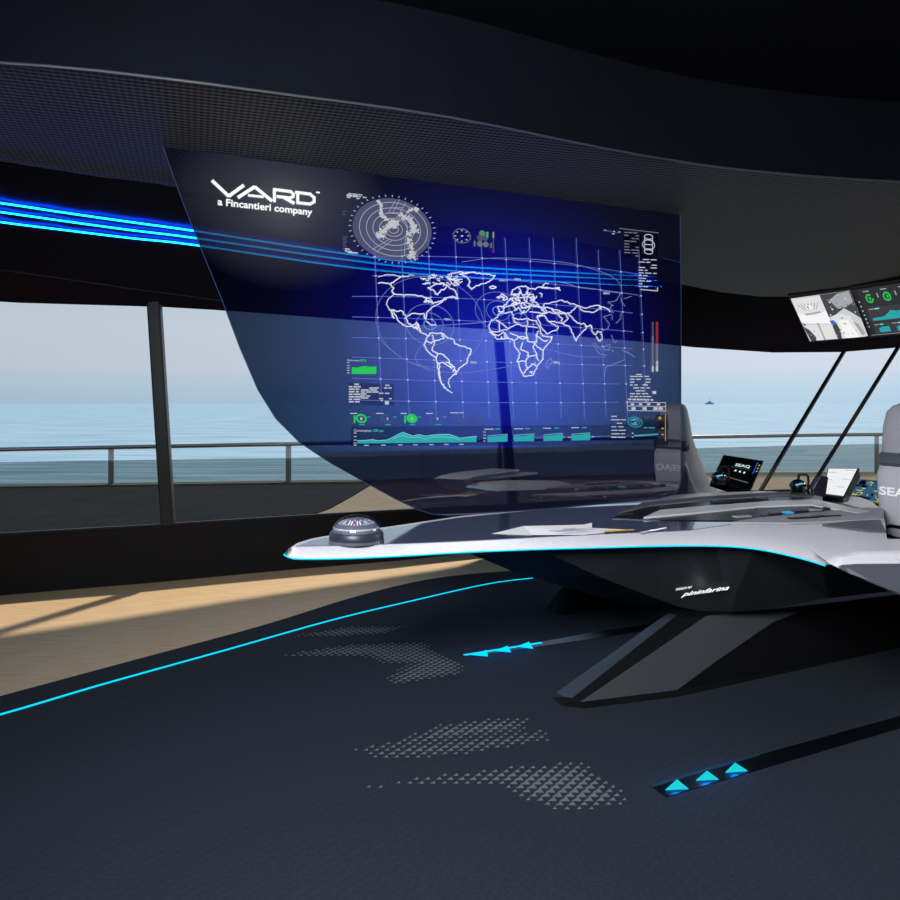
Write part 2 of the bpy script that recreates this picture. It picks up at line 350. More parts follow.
def flat_ribbon(mb, pts, wd, mi=0, up=Vector((0, 0, 1))):
    Lp, Rp = [], []
    for i, p in enumerate(pts):
        t_ = (pts[min(i+1, len(pts)-1)]-pts[max(i-1, 0)]).normalized(); s_ = up.cross(t_).normalized()*wd/2; Lp.append(p+s_); Rp.append(p-s_)
    mb.loft([Lp, Rp], close=False, mi=mi)
flat_ribbon(ml, cl, .024); o = ml.build('floor_light_line', M_cyan); tag(o, 'long curved cyan light line inlaid near the carpet edge', 'light strip')
# raised triangle tread patches woven in the carpet
def inpoly(x, y, pl):
    c = False
    for i in range(len(pl)):
        (x1, y1), (x2, y2) = pl[i], pl[i-1]
        if (y1 > y) != (y2 > y) and x < (x2-x1)*(y-y1)/(y2-y1)+x1: c = not c
    return c
patches = [([(292, 636), (345, 627), (410, 626), (385, 634), (330, 637)], 10), ([(272, 657), (345, 645), (425, 642), (432, 650), (465, 664), (462, 674), (392, 686), (384, 677), (410, 664), (385, 664), (365, 657)], 12),
           ([(345, 752), (405, 738), (440, 724), (495, 718), (535, 719), (520, 732), (440, 742), (380, 752)], 10), ([(362, 753), (400, 745), (475, 737), (545, 730), (550, 740), (480, 752), (420, 758), (385, 760)], 10),
           ([(355, 789), (420, 778), (500, 768), (580, 762), (600, 775), (630, 798), (620, 806), (560, 812), (525, 800), (500, 786), (440, 783)], 12)]
tr = MB(); px_ = .042; py_ = .03
for pl, fd in patches:
    w3 = [Z(x, y, ZF) for x, y in pl]; x0 = min(p.x for p in w3); x1 = max(p.x for p in w3); y0 = min(p.y for p in w3); y1 = max(p.y for p in w3)
    cxm = sum(p.x for p in w3)/len(w3)
    wp = [(p.x, p.y) for p in w3]
    yy = math.floor(y0/py_)*py_; row = 0
    while yy < y1:
        xx = math.floor(x0/px_)*px_+(px_/2 if round(yy/py_) % 2 else 0)
        while xx < x1:
            if inpoly(xx, yy, wp):
                # distance to the outline along x for the fade
                d = min(((xx-a)**2+(yy-b)**2)**.5 for a, b in [(wp[i][0]+(wp[i-1][0]-wp[i][0])*t/6, wp[i][1]+(wp[i-1][1]-wp[i][1])*t/6) for i in range(len(wp)) for t in range(6)])
                s_ = min(1, .35+d/.12); a = px_*.46*s_; b_ = py_*.44*s_
                tr.face([(xx-a, yy-b_, ZF+.001), (xx+a, yy-b_, ZF+.001), (xx+a*.5, yy+b_, ZF+.004)])
            xx += px_
        yy += py_
tr.build('triangle_tread', M_tread, carp)
# inlaid floor strips with arrows
def q4(pl, z): return [Z(x, y, z) for x, y in pl]
M_strip = mat('strip_black_glass', (6, 9, 15), .3); M_stripedge = mat('strip_edge_teal', (22, 52, 62), .4)
o1 = empty('arrow_guide_strip', Z(700, 775, ZF), 'wide black floor strip with three cyan arrows nearest the viewer', 'floor light')
MB().prism(q4([(650, 785.5), (666, 797.5), (900, 728.5), (1060, 683), (1040, 676), (900, 716.5)], ZF), (0, 0, .003)).build('strip', M_strip, o1)
MB().prism(q4([(650, 785.5), (652, 787.5), (760, 755.5), (757, 753.5)], ZF+.003), (0, 0, .002)).build('edge_line', M_stripedge, o1)
for tri in ([(677, 780), (665.5, 790.3), (688.5, 789.3)], [(707, 771.3), (696, 780.8), (718.5, 779.8)], [(735, 763.3), (725.5, 772.8), (747.5, 771.3)]):
    a = MB().prism(q4(tri, ZF+.006), (0, 0, .003)); ar = a.build('arrow', M_arrow, o1)
    c_ = sum(q4(tri, ZF+.0045), Vector())/3
    b_ = MB().prism([c_+(p-c_)*.9-Vector((0, 0, .0012)) for p in q4(tri, ZF+.0058)], (0, 0, .001)); b_.build('backlight', M_blue, ar)
o2 = empty('arrow_guide_strip', Z(500, 650, ZF), 'thin far floor strip with three small cyan arrows behind the desk foot', 'floor light')
MB().prism(q4([(463, 654.5), (475, 656.5), (600, 638), (660, 628), (650, 624.5), (600, 631.5), (540, 642.5)], ZF), (0, 0, .003)).build('strip', M_strip, o2)
MB().prism(q4([(463, 654.8), (466, 655.6), (543, 643.2), (540, 642.4)], ZF+.003), (0, 0, .002)).build('edge_line', M_cyan, o2)
for tri in ([(486.7, 650.5), (471.5, 655), (488, 656.5)], [(507.5, 646.3), (494.5, 651), (511, 652.3)], [(529, 642.2), (517, 646.8), (533.2, 648.8)]):
    a = MB().prism(q4(tri, ZF+.006), (0, 0, .003)); ar = a.build('arrow', M_cyan, o2)
    c_ = sum(q4(tri, ZF+.0045), Vector())/3
    MB().prism([c_+(p-c_)*.9-Vector((0, 0, .0012)) for p in q4(tri, ZF+.0058)], (0, 0, .001)).build('backlight', M_blue, ar)

def glow(c, e, col=(0, .25, 1), r_=.02):  # added unseen point lamp that casts a halo around a lit mark
    d = bpy.data.lights.new('glow', 'POINT'); q = bpy.data.objects.new('glow', d); COL.objects.link(q); q.location = c; d.energy = e; d.color = col; d.shadow_soft_size = r_
for x, y in ((677, 786), (707, 777), (736, 769)): glow(Z(x, y, ZF)+Vector((0, 0, .05)), .28)
for x, y in ((482, 654), (504, 650), (526, 646.5)): glow(Z(x, y, ZF)+Vector((0, 0, .06)), .35)
# ================================================================ helm desk
ZD_ = .79
desk = empty('helm_desk', Vector((1.3, 4.2, 0)), 'long white console desk with dark glass top on angled black feet', 'desk')
front_top = [(288, 549.5), (293, 547.5), (300, 547), (340, 546.5), (400, 544.5), (460, 542), (530, 538.5), (600, 535), (660, 533.3), (720, 534), (760, 536.5), (800, 544), (826, 552.5)]
front_bot = [(284, 554), (290, 557), (300, 558.3), (340, 558), (400, 555.5), (460, 552), (530, 549), (600, 547), (660, 545.5), (720, 545.5), (760, 549), (800, 557.5), (825, 565)]
back = [(860, 497), (800, 492.5), (760, 491), (700, 493), (640, 498), (580, 504), (520, 510), (460, 516), (400, 525), (340, 533.5), (312, 538.5), (297, 543)]
front_top = [(p.x, p.y) for p in catmull([(x, y, 0) for x, y in front_top], 4)]; front_bot = [(p.x, p.y) for p in catmull([(x, y, 0) for x, y in front_bot], 4)]
ft = [Z(x, y, ZD_) for x, y in front_top]; fb = []
for (x, y), (xt, yt) in zip(front_bot, front_top):
    p = Z(x, y, .752); fb.append(p)
bk = [Z(x, y, ZD_) for x, y in back]
top_ring = ft+[Z(x, y, ZD_) for x, y in ((862, 552), (880, 547), (887, 540), (885, 522), (880, 508), (870, 501))]+bk
bot_ring = fb+[Z(862, 562, .752)]+[Vector((p.x, p.y, .752)) for p in [Z(x, y, ZD_) for x, y in ((880, 547), (887, 540), (885, 522), (880, 508), (870, 501))]]+[Vector((p.x, p.y, .752)) for p in bk]
dt = MB(); cen = Vector((0, 0, 0))
import bmesh
dt.loft([bot_ring, top_ring], caps=False, mi=0)
i0 = len(dt.v); dt.v += top_ring; dt.f.append(tuple(range(i0, i0+len(top_ring)))); dt.m.append(0)
i0 = len(dt.v); dt.v += bot_ring; dt.f.append(tuple(range(i0+len(bot_ring)-1, i0-1, -1))); dt.m.append(1)
o = dt.build('desk_top', [M_white, M_black], desk, smooth=True)
bm = bmesh.new(); bm.from_mesh(o.data); bmesh.ops.triangulate(bm, faces=[f for f in bm.faces if len(f.verts) > 4]); bm.to_mesh(o.data); bm.free()
# smoked glass inlay
inl = [(296, 546), (303, 546), (340, 545.3), (400, 543.3), (460, 540.8), (530, 537.3), (600, 533.8), (660, 531.5), (690, 530), (745, 522), (770, 521.5), (780, 514), (640, 503), (580, 505.5), (520, 511.5), (460, 517.5), (400, 526.5), (340, 535), (314, 540)]
def slab(pl, z, h, name, m, par, bevel=0, **kw):
    mb = MB().prism([Z(x, y, z) for x, y in pl], (0, 0, -h)); o = mb.build(name, m, par, bevel=bevel, **kw)
    bm = bmesh.new(); bm.from_mesh(o.data); bmesh.ops.triangulate(bm, faces=[f for f in bm.faces if len(f.verts) > 4]); bm.to_mesh(o.data); bm.free(); return o
slab(inl, ZD_+.003, .004, 'glass_inlay', M_inlay, desk)
# cyan light strip under the front edge
ls = [Z(x, y+.6, .749) for x, y in front_bot]
MB().tube(ls, .0036, 8).build('edge_light', M_cyan, desk)
tag(MB().tube([p+Vector((0, .035, -.004)) for p in ls[6:-6]], .003, 6).build('under_glow', emit('blue_edge_led', (0, 90, 255), .8), desk), 'blue light behind the desk edge')
# instrument well
well = slab([(612, 518), (640, 504), (700, 498.5), (775, 493.5), (818, 496), (868, 510.5), (850, 515), (800, 518), (740, 520.5), (660, 520)], .797, .006, 'instrument_well', M_black, desk)
def band(mb, pts, z0, z1): mb.prism([Z(x, y, z1) for x, y in pts], (0, 0, z0-z1))
rim = MB(); band(rim, [(618, 513), (642, 502.5), (700, 496.5), (790, 491), (815, 492.5), (812, 496), (780, 495), (700, 500.3), (648, 505.5)], .79, .803)
rim.build('well_rim', M_greyd, desk, bevel=.004)
br = MB(); band(br, [(643, 517.2), (660, 509.5), (700, 506), (775, 500.5), (815, 499), (870, 511), (858, 513), (812, 504.2), (760, 506), (700, 512)], .79, .806)
br.build('centre_bar', M_white, desk, bevel=.004)
br = MB(); band(br, [(728, 522), (760, 517), (820, 511.5), (868, 507.5), (884, 508.5), (884, 519), (840, 520.5), (790, 522.5)], .79, .803)
br.build('front_ledge', M_grey, desk, bevel=.006)
sh = MB(); band(sh, [(822, 524.3), (850, 521), (880, 519.5), (886, 531), (870, 530.5)], .79, .8); sh.build('dark_wedge', M_greyd, desk)  # dark grey wedge slightly above the desk top
# buttons and small controls in the well
M_ctl = mat('control_dark', (38, 42, 50), .35); M_btn = emit('button_blue', (60, 180, 235), .8)
for i, (x, y, ww, m_) in enumerate([(670, 507, .1, M_ctl), (720, 501.6, .12, M_ctl), (760, 498.5, .1, M_ctl), (742, 516.4, .1, M_grey), (775, 513.6, .07, M_ctl), (788, 512.4, .05, M_btn), (800, 511, .09, M_ctl), (815, 509.6, .06, M_grey), (830, 508, .07, M_ctl), (625, 514, .08, M_blue), (765, 515.8, .04, M_ctl)]):
    c_ = Z(x, y, .801); MB().box(c_, (ww, .04, .009), M=Matrix.Rotation(.35, 3, 'Z')).build('control_pad', M_ctl if m_ is M_blue else m_, desk, bevel=.003)
for (x, y) in ((803, 517.5), (826, 515.8)): MB().box(Z(x, y, .806), (.17, .035, .008), M=Matrix.Rotation(.3, 3, 'Z')).build('control_pad', M_black, desk, bevel=.003)
# pedestal body under the top
pb = MB()
fr = [P(545, 551.8, 3.56), P(600, 577, 3.68), P(660, 600, 3.82), P(680, 607, 3.86), P(700, 611, 3.88), P(730, 611.5, 3.88), P(765, 609, 3.88), P(830, 598, 3.8), P(1010, 578, 3.75), P(1010, 556, 3.4)]
fr[0].z = min(fr[0].z, .745)
toprow = [Z(825, 564, .748)+Vector((0, .06, 0)), Z(800, 557, .748)+Vector((0, .06, 0)), Z(760, 549, .748)+Vector((0, .06, 0)), Z(720, 545.5, .748)+Vector((0, .06, 0)), Z(660, 545.5, .748)+Vector((0, .06, 0)), Z(600, 547, .748)+Vector((0, .06, 0))]
i0 = len(pb.v); allp = fr+toprow; cen = sum(allp, Vector())/len(allp)
pb.face(allp)
bp_ = [Z(440, 541, .746), P(512, 571, 4.0), P(562, 586, 4.15), P(600, 597, 4.2), P(640, 606, 4.2), P(680, 608, 4.3), P(765, 600, 4.4), P(830, 590, 4.4), P(1010, 575, 4.4), P(1010, 540, 4.3)]
pb2 = MB()
for i in range(len(fr)-1): pb2.face([fr[i], fr[i+1], bp_[i+1], bp_[i]])
pb2.face(bp_[::-1]+[])
pb2.face([fr[0], bp_[0], Z(560, 520, .747), toprow[-1]])
o = pb.build('pedestal', M_pedestal, desk); bm = bmesh.new(); bm.from_mesh(o.data); bmesh.ops.triangulate(bm, faces=bm.faces); bm.to_mesh(o.data); bm.free()
o = pb2.build('pedestal_shell', mat('shell_black', (7, 8, 11), .75, spec=.15), desk)
# lettering on the pedestal
def tri_plane(p, q, r): 
    nn = (q-p).cross(r-p).normalized(); return p, nn
def ray_plane(x, y, pl, lift=0):
    o_ = Vector((0, 0, EYE)); d = (P(x, y, 1)-o_); p, nn = pl; t_ = (p-o_).dot(nn)/d.dot(nn); h = o_+d*t_
    return h-d.normalized()*lift
pped = BVHTree.FromPolygons(*[(o_.data.vertices and [v.co+desk.location for v in o_.data.vertices], [tuple(p.vertices) for p in o_.data.polygons]) for o_ in [bpy.data.objects['pedestal']]][0])
def onped(x, y, lift):
    d = (P(x, y, 1)-Vector((0, 0, EYE))).normalized(); h = pped.ray_cast(Vector((0, 0, EYE)), d); return h[0]-d*lift if h[0] else P(x, y, 3.7)
M_glow = emit('lettering_white', (235, 238, 240), 1.6)
a, b_ = onped(676, 590.5, .02), onped(692, 588, .02); lt = MB()
put_text(lt, 'DESIGN BY', a, (b_-a).normalized(), Vector((0, -.35, .93)), (b_-a).length, .012, bold=.01)
lt.build('lettering', M_glow, desk)
a, b_ = onped(681, 596.5, .02), onped(729, 589.5, .02); lt = MB()
put_text(lt, 'pininfarina', a, (b_-a).normalized(), Vector((0, -.35, .93)), (b_-a).length, .024, bold=.014, shear=.5)
lt.build('lettering', M_glow, desk)
glow(onped(704, 592, .06), .07, (.8, .9, 1))
# side pod on the right
pod = MB()
pf = [P(825, 562, 2.88), P(838, 555.5, 2.92), P(860, 552, 2.92), P(905, 551, 2.92), P(1010, 551, 2.92), P(1010, 624, 2.72), P(905, 597, 2.78), P(870, 583, 2.82), P(845, 572, 2.85)]
pod.prism(pf[::-1], Vector((.06, .28, .0)))
pod.build('side_pod', M_white, desk, bevel=.02, seg=3)
pi_ = [P(840, 568.5, 2.84), P(845, 566, 2.85), P(860, 564.8, 2.86), P(905, 564.5, 2.86), P(1009, 564.5, 2.86), P(1009, 620, 2.68), P(905, 595, 2.75), P(870, 581, 2.80), P(850, 573.5, 2.83)]
MB().prism(pi_[::-1], Vector((.004, .03, 0))).build('pod_inset', M_greyd, desk, bevel=.004)
MB().prism([Z(832, 553, .795), Z(872, 548.5, .795), Z(1010, 548.5, .795), Z(1010, 554, .795), Z(860, 554, .795)][::-1], (0, 0, .02)).build('pod_cap', M_white, desk, bevel=.006)
# front foot
M_footb = mat('foot_black', (7, 8, 11), .75, spec=.15)
foot = MB()
f0, f1, f2, f3 = P(553, 695, 3.73), P(572, 698, 3.65), P(580, 702, 3.6), P(677, 690, 3.74)
r0, r1, r2 = P(668, 613, 4.1), P(677, 615, 4.04), P(706, 616, 3.92)
_n = (f3-f2).cross(r2-f2).normalized(); g0, g1, g2, g3 = [ray_plane(x, y, (f2, _n)) for x, y in ((718, 660), (773, 622), (815, 606), (825, 603.5))]
b0, b1, b2, b3, b4, b5 = [Z(x, y, ZF) for x, y in ((553, 698), (562, 706), (585, 708.5), (677, 697), (900, 648), (1050, 618))]
foot.face([f1, f2, r2, r1])                       # black band
foot.face([b0, b1, f1, f0]); foot.face([b1, b2, f2, f1]); foot.face([b2, b3, f3, f2])
foot.face([f3, b3, b4, g0]); foot.face([g0, b4, g1]); foot.face([g1, b4, g2]); foot.face([g2, b4, b5]); foot.face([g2, b5, P(1050, 575, 3.95)]); foot.face([g2, P(1050, 575, 3.95), g3])
foot.face([f0, r0, P(700, 640, 4.9), P(620, 690, 4.0)])
ff = foot.build('foot', M_footb, desk)
MB().face([f0, f1, r1, r0]).build('edge_trim', mat('foot_trim_grey', (48, 56, 68), .45), ff)
MB().face([f2, f3, g0, g1, g2, g3, r2]).build('foot_plate', mat('foot_plate_grey', (50, 53, 58), .5), ff)
# rear foot
rf = MB(); zz = ZF
fl = [Z(534, 605, zz), Z(544, 611, zz), Z(556, 615, zz), Z(566, 615, zz), Z(625, 603, zz), Z(760, 590, zz), Z(740, 575, zz)]
tp = [P(536, 603.5, fl[0].y), P(548, 600, 5.3), P(561, 588, 5.3), P(570, 585, 5.3), P(640, 560, 5.2), P(740, 545, 5.0), P(740, 540, 5.3)]
rf.loft([fl, tp]); rf.build('foot', M_blackm, desk)

# ================================================================ things on the desk
# compass dome
cc = Z(356.5, 541.5, ZD_+.003); cr_ = 27/F*cc.y
cmp_ = empty('compass', cc, 'round ship compass under a clear glass dome at the desk nose', 'compass')
MB().lathe(cc, [(cr_*.96, 0), (cr_, .008), (cr_*1.0, .036), (cr_*.95, .045)], 40).build('base_ring', mat('compass_ring', (48, 56, 70), .4, .3), cmp_, smooth=True)
MB().lathe(cc, [(cr_*1.02, 0.0), (cr_*1.02, .012), (cr_*.98, .014)], 40).build('foot_ring', mat('compass_foot', (120, 125, 135), .3, .6), cmp_, smooth=True)
MB().lathe(cc, [(cr_*.93*math.cos(a), .0455+cr_*.6*math.sin(a)) for a in [math.pi/2*k/10*.985 for k in range(11)]], 40).build('glass_dome', glass('dome_glass', (.93, .95, 1), .09, .05), cmp_, smooth=True)
dial = MB(); rr = cr_*.86; hh = cr_*.50
MB().lathe(cc, [(rr*math.cos(a), .046+hh*math.sin(a)) for a in [math.pi/2*k/8*.98 for k in range(9)]], 40).build('dial', mat('dial_dark', (92, 98, 112), .6), cmp_, smooth=True)
def dome(az, el, k=1.015): return cc+Vector((rr*k*math.cos(el)*math.cos(az), rr*k*math.cos(el)*math.sin(az), .046+hh*k*math.sin(el)))
mk = MB()
for k in range(36):
    az = 2*math.pi*k/36; e0, e1 = math.radians(38), math.radians(58 if k % 3 else 66); dw = .035
    mk.face([dome(az-dw, e0), dome(az+dw, e0), dome(az+dw*1.5, e1), dome(az-dw*1.5, e1)])
    e0, e1 = math.radians(13), math.radians(20)
    for q in (0, .087): mk.face([dome(az-.02+q, e0), dome(az+.02+q, e0), dome(az+.02+q, e1), dome(az-.02+q, e1)])
mk.build('dial_marks', mat('marks_white', (240, 240, 240), .5), cmp_)
ndl = MB(); ndl.face([dome(-1.5, .5, 1.03), dome(-1.38, .5, 1.03), dome(-1.5, 1.3, 1.03), dome(-2.1, 1.3, 1.03)]); ndl.build('needle', mat('needle_red', (225, 50, 30), .5), cmp_)
# folded leaflet
zb = ZD_+.004
lf = empty('leaflet', Z(560, 533, zb), 'folded white paper leaflet with yellow lines lying on the desk', 'paper')
M_paper = mat('paper_white', (225, 226, 228), .6); M_papers = mat('paper_shade', (200, 205, 200), .6)
a0, a1, a2 = Z(491, 533.8, zb), Z(522, 535, zb), Z(532, 535.3, zb); top0 = Z(526, 530.8, zb+.0); top0 = a1.lerp(Z(524, 528, zb), .6)+Vector((0, 0, .022))
nb = Z(585, 535, zb); nr = Z(636, 530, zb); bkr = Z(592, 526, zb)+Vector((0, 0, .016))
pg = MB(); pg.face([a0, a1, top0]); pg.face([a1, a2, top0]); pg.build('folded_flap', M_papers, lf)
pg = MB(); pg.face([a2+Vector((0, 0, .001)), nb+Vector((0, 0, .001)), Z(592, 531, zb+.004), bkr, Z(583, 524.6, zb+.015), top0]); pg.face([nb+Vector((0, 0, .001)), nr, Z(592, 527.8, zb+.004), Z(592, 531, zb+.004)]); pg.build('page', M_paper, lf)
yl = MB()
yl.face([Z(604, 532.2, zb+.006), Z(634, 529.8, zb+.006), Z(634, 529.2, zb+.006), Z(604, 530.4, zb+.006)])
yl.build('printed_lines', mat('print_yellow', (225, 190, 40), .6), lf)
py = MB()
for (x0, y0, x1, y1) in ((550, 530.4, 592, 527.6), (556, 531.6, 586, 529.6), (563, 528.8, 576, 527.9)):
    py.face([Z(x0, y0+.5, zb+.018), Z(x1, y1+.5, zb+.018), Z(x1, y1, zb+.018), Z(x0, y0, zb+.018)])
py.build('printed_text', mat('print_grey', (150, 140, 165), .6), lf)
st_ = MB().tube([Z(640.5, 532.5, zb+.006), Z(650, 530.8, zb+.007), Z(666, 528, zb+.007)], .0045, 8).build('stylus', mat('stylus_silver', (175, 178, 185), .3, .7)); tag(st_, 'thin silver stylus lying beside the leaflet', 'stylus')

# levers
def lever(x, y, z, s, label, hi):
    c = Z(x, y, z); e = empty('throttle_lever', c, label, 'lever', 'throttle levers')
    MB().lathe(c, [(.07*s, 0), (.075*s, .02*s), (.06*s, .03*s)], 20).build('base', M_black, e, smooth=True)
    MB().lathe(c+Vector((0, 0, .02*s)), [(.035*s, 0), (.07*s, .02*s), (.085*s, .055*s), (.08*s, .085*s), (.055*s, .11*s), (.02*s, .125*s)], 20).build('knob', mat('knob_black', (12, 13, 16), .15, coat=.6), e, smooth=True)
    MB().tube([c+Vector((.0, 0, .1*s)), c+Vector((.01*s, 0, .19*s)), c+Vector((.1*s, .02, .19*s)), c+Vector((.12*s, .02, .17*s)), c+Vector((.12*s, .02, .03*s))], .014*s, 8).build('handle', M_blackm, e, smooth=True)
    MB().box(c+Vector((-.02*s, -.065*s, .1*s)), (.07*s, .05*s, .016*s), M=Matrix.Rotation(-.25, 3, 'Y')).build('lit_band', emit('lever_cyan', (90, 190, 235), .9), e, bevel=.004)
    return e
lever(719, 484, .84, .62, 'black ball throttle lever in front of the dark tablet', 0)
lever(798, 493, .8, .64, 'black ball throttle lever between the two tablets', 0)

# tablets
def tablet(name, label, scr, d_tl, d_tr, d_bl, thick, border, content):
    tl, tr_, br_, bl = scr; A_ = P(*tl, d_tl); B_ = P(*tr_, d_tr); D_ = P(*bl, d_bl)
    nn = (B_-A_).cross(D_-A_).normalized(); nn = nn if nn.y > 0 else -nn
    C_ = ray_plane(*br_, (A_, nn)); e = empty(name, (D_+C_)/2, label, 'display')
    MB().prism([A_, B_, C_, D_][::-1], nn*thick).build('casing', M_black, e, bevel=.006)
    u, v = (B_-A_), (D_-A_)
    def at(s, t): return (A_.lerp(B_, s)).lerp(D_.lerp(C_, s), t)-nn*.004
    g = MB(); bx = border; g.face([at(bx, bx*1.3), at(1-bx, bx*1.3), at(1-bx, 1-bx*1.3), at(bx, 1-bx*1.3)]); 
    content(e, at, g, -nn); return e, at
def c_dark(e, at, g, n_):
    g.build('screen', emit('tablet_black', (5, 6, 10), 1), e)
    m = MB(); lf_ = n_*.003
    a, b = at(.42, .33)+lf_, at(.72, .30)+lf_; v = (at(.4, .2)-at(.4, .4)).normalized()
    put_text(m, 'SEAQ', at(.38, .37)+lf_, (at(.74, .35)-at(.38, .37)).normalized(), v, (at(.74, .35)-at(.38, .37)).length, .035, bold=.02)
    for s in (.42, .53, .64): m.face([at(s, .56)+lf_, at(s+.05, .55)+lf_, at(s+.04, .49)+lf_, at(s+.01, .5)+lf_])
    m.face([at(.3, .82)+lf_, at(.85, .82)+lf_, at(.85, .79)+lf_, at(.3, .79)+lf_], 1)
    m.face([at(.3, .43)+lf_, at(.78, .41)+lf_, at(.78, .40)+lf_, at(.3, .41)+lf_], 2)
    m.face([at(.86, .12)+lf_, at(.885, .12)+lf_, at(.88, .5)+lf_, at(.855, .5)+lf_], 3)
    for k in range(3): m.face([at(.92, .2+k*.1)+lf_, at(.95, .17+k*.1)+lf_, at(.95, .2+k*.1)+lf_, at(.92, .24+k*.1)+lf_], 4)
    m.build('screen_graphics', [M_text, emit('g_grey', (95, 95, 100)), emit('g_teal', (20, 100, 110)), emit('g_blue', (30, 90, 230)), emit('g_yellow', (220, 200, 40))], e)
tablet('tablet', 'tilted black tablet with dark start screen behind the desk well', ((723.5, 454.5), (764, 460.5), (751, 491.5), (712, 479)), 5.75, 5.75, 5.5, .07, .03, c_dark)
def c_white(e, at, g, n_):
    g.build('screen', emit('tablet_white', (238, 240, 242), 1), e); m = MB(); lf_ = n_*.003
    for s, t, w_ in ((.08, .2, .25), (.6, .12, .3), (.6, .42, .3), (.1, .45, .15), (.55, .68, .3)): m.face([at(s, t)+lf_, at(s+w_, t)+lf_, at(s+w_, t+.015)+lf_, at(s, t+.015)+lf_])
    for s, t in ((.4, .22), (.3, .5), (.45, .65), (.25, .75), (.5, .8)): m.face([at(s, t)+lf_, at(s+.02, t)+lf_, at(s+.02, t+.02)+lf_, at(s, t+.02)+lf_], 1)
    m.build('screen_graphics', [emit('g_line', (150, 152, 158)), emit('g_ochre', (200, 190, 130))], e)
tablet('tablet', 'upright black tablet with bright white page beside the right chair', ((827.5, 467.5), (859.5, 467.5), (843.5, 498.5), (822, 495.5)), 5.1, 5.0, 4.85, .075, .045, c_white)
e = empty('handset', P(820, 496, 4.75), 'dark upright handset leaning before the white tablet', 'handset')
MB().prism([P(812, 489, 4.74), P(813, 495.5, 4.74), P(826, 497.5, 4.74), P(829, 477, 4.72), P(820.5, 475.5, 4.72)][::-1], (0, .04, 0)).build('body', mat('handset_dark', (20, 18, 34), .35), e, bevel=.008)
MB().prism([P(809, 490, 4.76), P(810, 495, 4.76), P(817, 496, 4.75), P(818, 483, 4.75)][::-1], (0, .04, 0)).build('cradle', M_black, e, bevel=.006)
# chart display
def c_chart(e, at, g, n_):
    m = bpy.data.materials.new('chart_screen'); m.use_nodes = True; nn_ = m.node_tree.nodes; ll = m.node_tree.links; nn_.clear()
    t = nn_.new('ShaderNodeTexCoord'); z = nn_.new('ShaderNodeTexNoise'); z.inputs['Scale'].default_value = 14; z.inputs['Detail'].default_value = 5; ll.new(t.outputs['Object'], z.inputs[0])
    r = nn_.new('ShaderNodeValToRGB'); r.color_ramp.interpolation = 'CONSTANT'; ll.new(z.outputs[0], r.inputs[0])
    cs = [(0, (5, 8, 12)), (.42, (52, 88, 122)), (.56, (210, 210, 50)), (.6, (5, 8, 12)), (.66, (100, 95, 80))]
    while len(r.color_ramp.elements) < len(cs): r.color_ramp.elements.new(.5)
    for el, (p_, c_) in zip(r.color_ramp.elements, cs): el.position = p_; el.color = (*lin(c_), 1)
    em = nn_.new('ShaderNodeEmission'); ll.new(r.outputs[0], em.inputs[0]); ou = nn_.new('ShaderNodeOutputMaterial'); ll.new(em.outputs[0], ou.inputs[0])
    g.build('screen', m, e)
tablet('chart_display', 'wide blue sea chart display with yellow patches behind the right chair', ((848, 478), (925, 484), (925, 512), (840, 508)), 5.6, 5.3, 5.2, .05, .035, c_chart)

# ================================================================ seats
def make_seat(name, label, loc, rz, M_pad, cloth, band_):
    e = empty(name, loc, label, 'chair', 'helm chairs', rz)
    def ring(z, xb, xf, w, n=28, p=3.2):
        out = []
        for k in range(n):
            a = 2*math.pi*k/n; c, s = math.cos(a), math.sin(a)
            out.append(((xb+xf)/2+(xf-xb)/2*math.copysign(abs(c)**(2/p), c), w*math.copysign(abs(s)**(2/p), s), z))
        return out
    prof = [(.62,-.08,.42,.15),(.72,-.11,.28,.165),(.82,-.12,.18,.18),(.98,-.12,.085,.19),(1.14,-.12,.01,.185),(1.27,-.115,-.015,.175),(1.35,-.105,-.025,.155),(1.385,-.09,-.03,.12),(1.4,-.075,-.04,.07)]
    prof = [(.48, -.06, .3, .13)]+prof; MB().loft([ring(*p) for p in prof]).build('backrest', cloth, e, smooth=True, local=True)
    pad = [(.60, -.10, -.02, .10), (.63, -.135, -.02, .135), (.75, -.15, -.02, .165), (.9, -.155, -.02, .185), (1.0, -.15, -.02, .19), (1.035, -.14, -.02, .18), (1.05, -.12, -.02, .165)]
    pd = MB().loft([ring(*p) for p in pad]).build('back_pad', M_pad, e, smooth=True, local=True)
    MB().loft([ring(*p) for p in [(1.04, -.13, -.02, .185), (1.06, -.145, -.02, .192), (1.10, -.14, -.02, .19), (1.118, -.125, -.02, .182)]]).build('pad_band', band_, e, smooth=True, local=True)
    MB().loft([ring(.50, -.05, .62, .2), ring(.56, -.08, .68, .24), ring(.62, -.08, .66, .23)]).build('seat', cloth, e, smooth=True, local=True)
    MB().lathe((.25, 0, 0), [(.26, 0), (.25, .03), (.08, .06), (.07, .5)], 24).build('column', M_black, e, smooth=True, local=True)
    m = MB(); mir = name == 'mirrored'
    return e, pd
s_r, pad_r = make_seat('helm_chair', 'light grey high backed helm chair at the right edge of the picture', (P(905, 403, 4.34).x+.12*.94, 4.34+.12*.34, 0), math.radians(20), mat('pad_light', (176, 176, 184), .5), M_grey, M_greyd)
s_l, pad_l = make_seat('helm_chair', 'grey high backed helm chair partly behind the hanging screen', (P(667, 403, 6.0).x+.12*.94, 6.0+.12*.34, 0), math.radians(20), mat('pad_dark', (130, 130, 138), .5), mat('seat_grey', (165, 168, 168), .6), mat('seat_band', (60, 62, 70), .5))
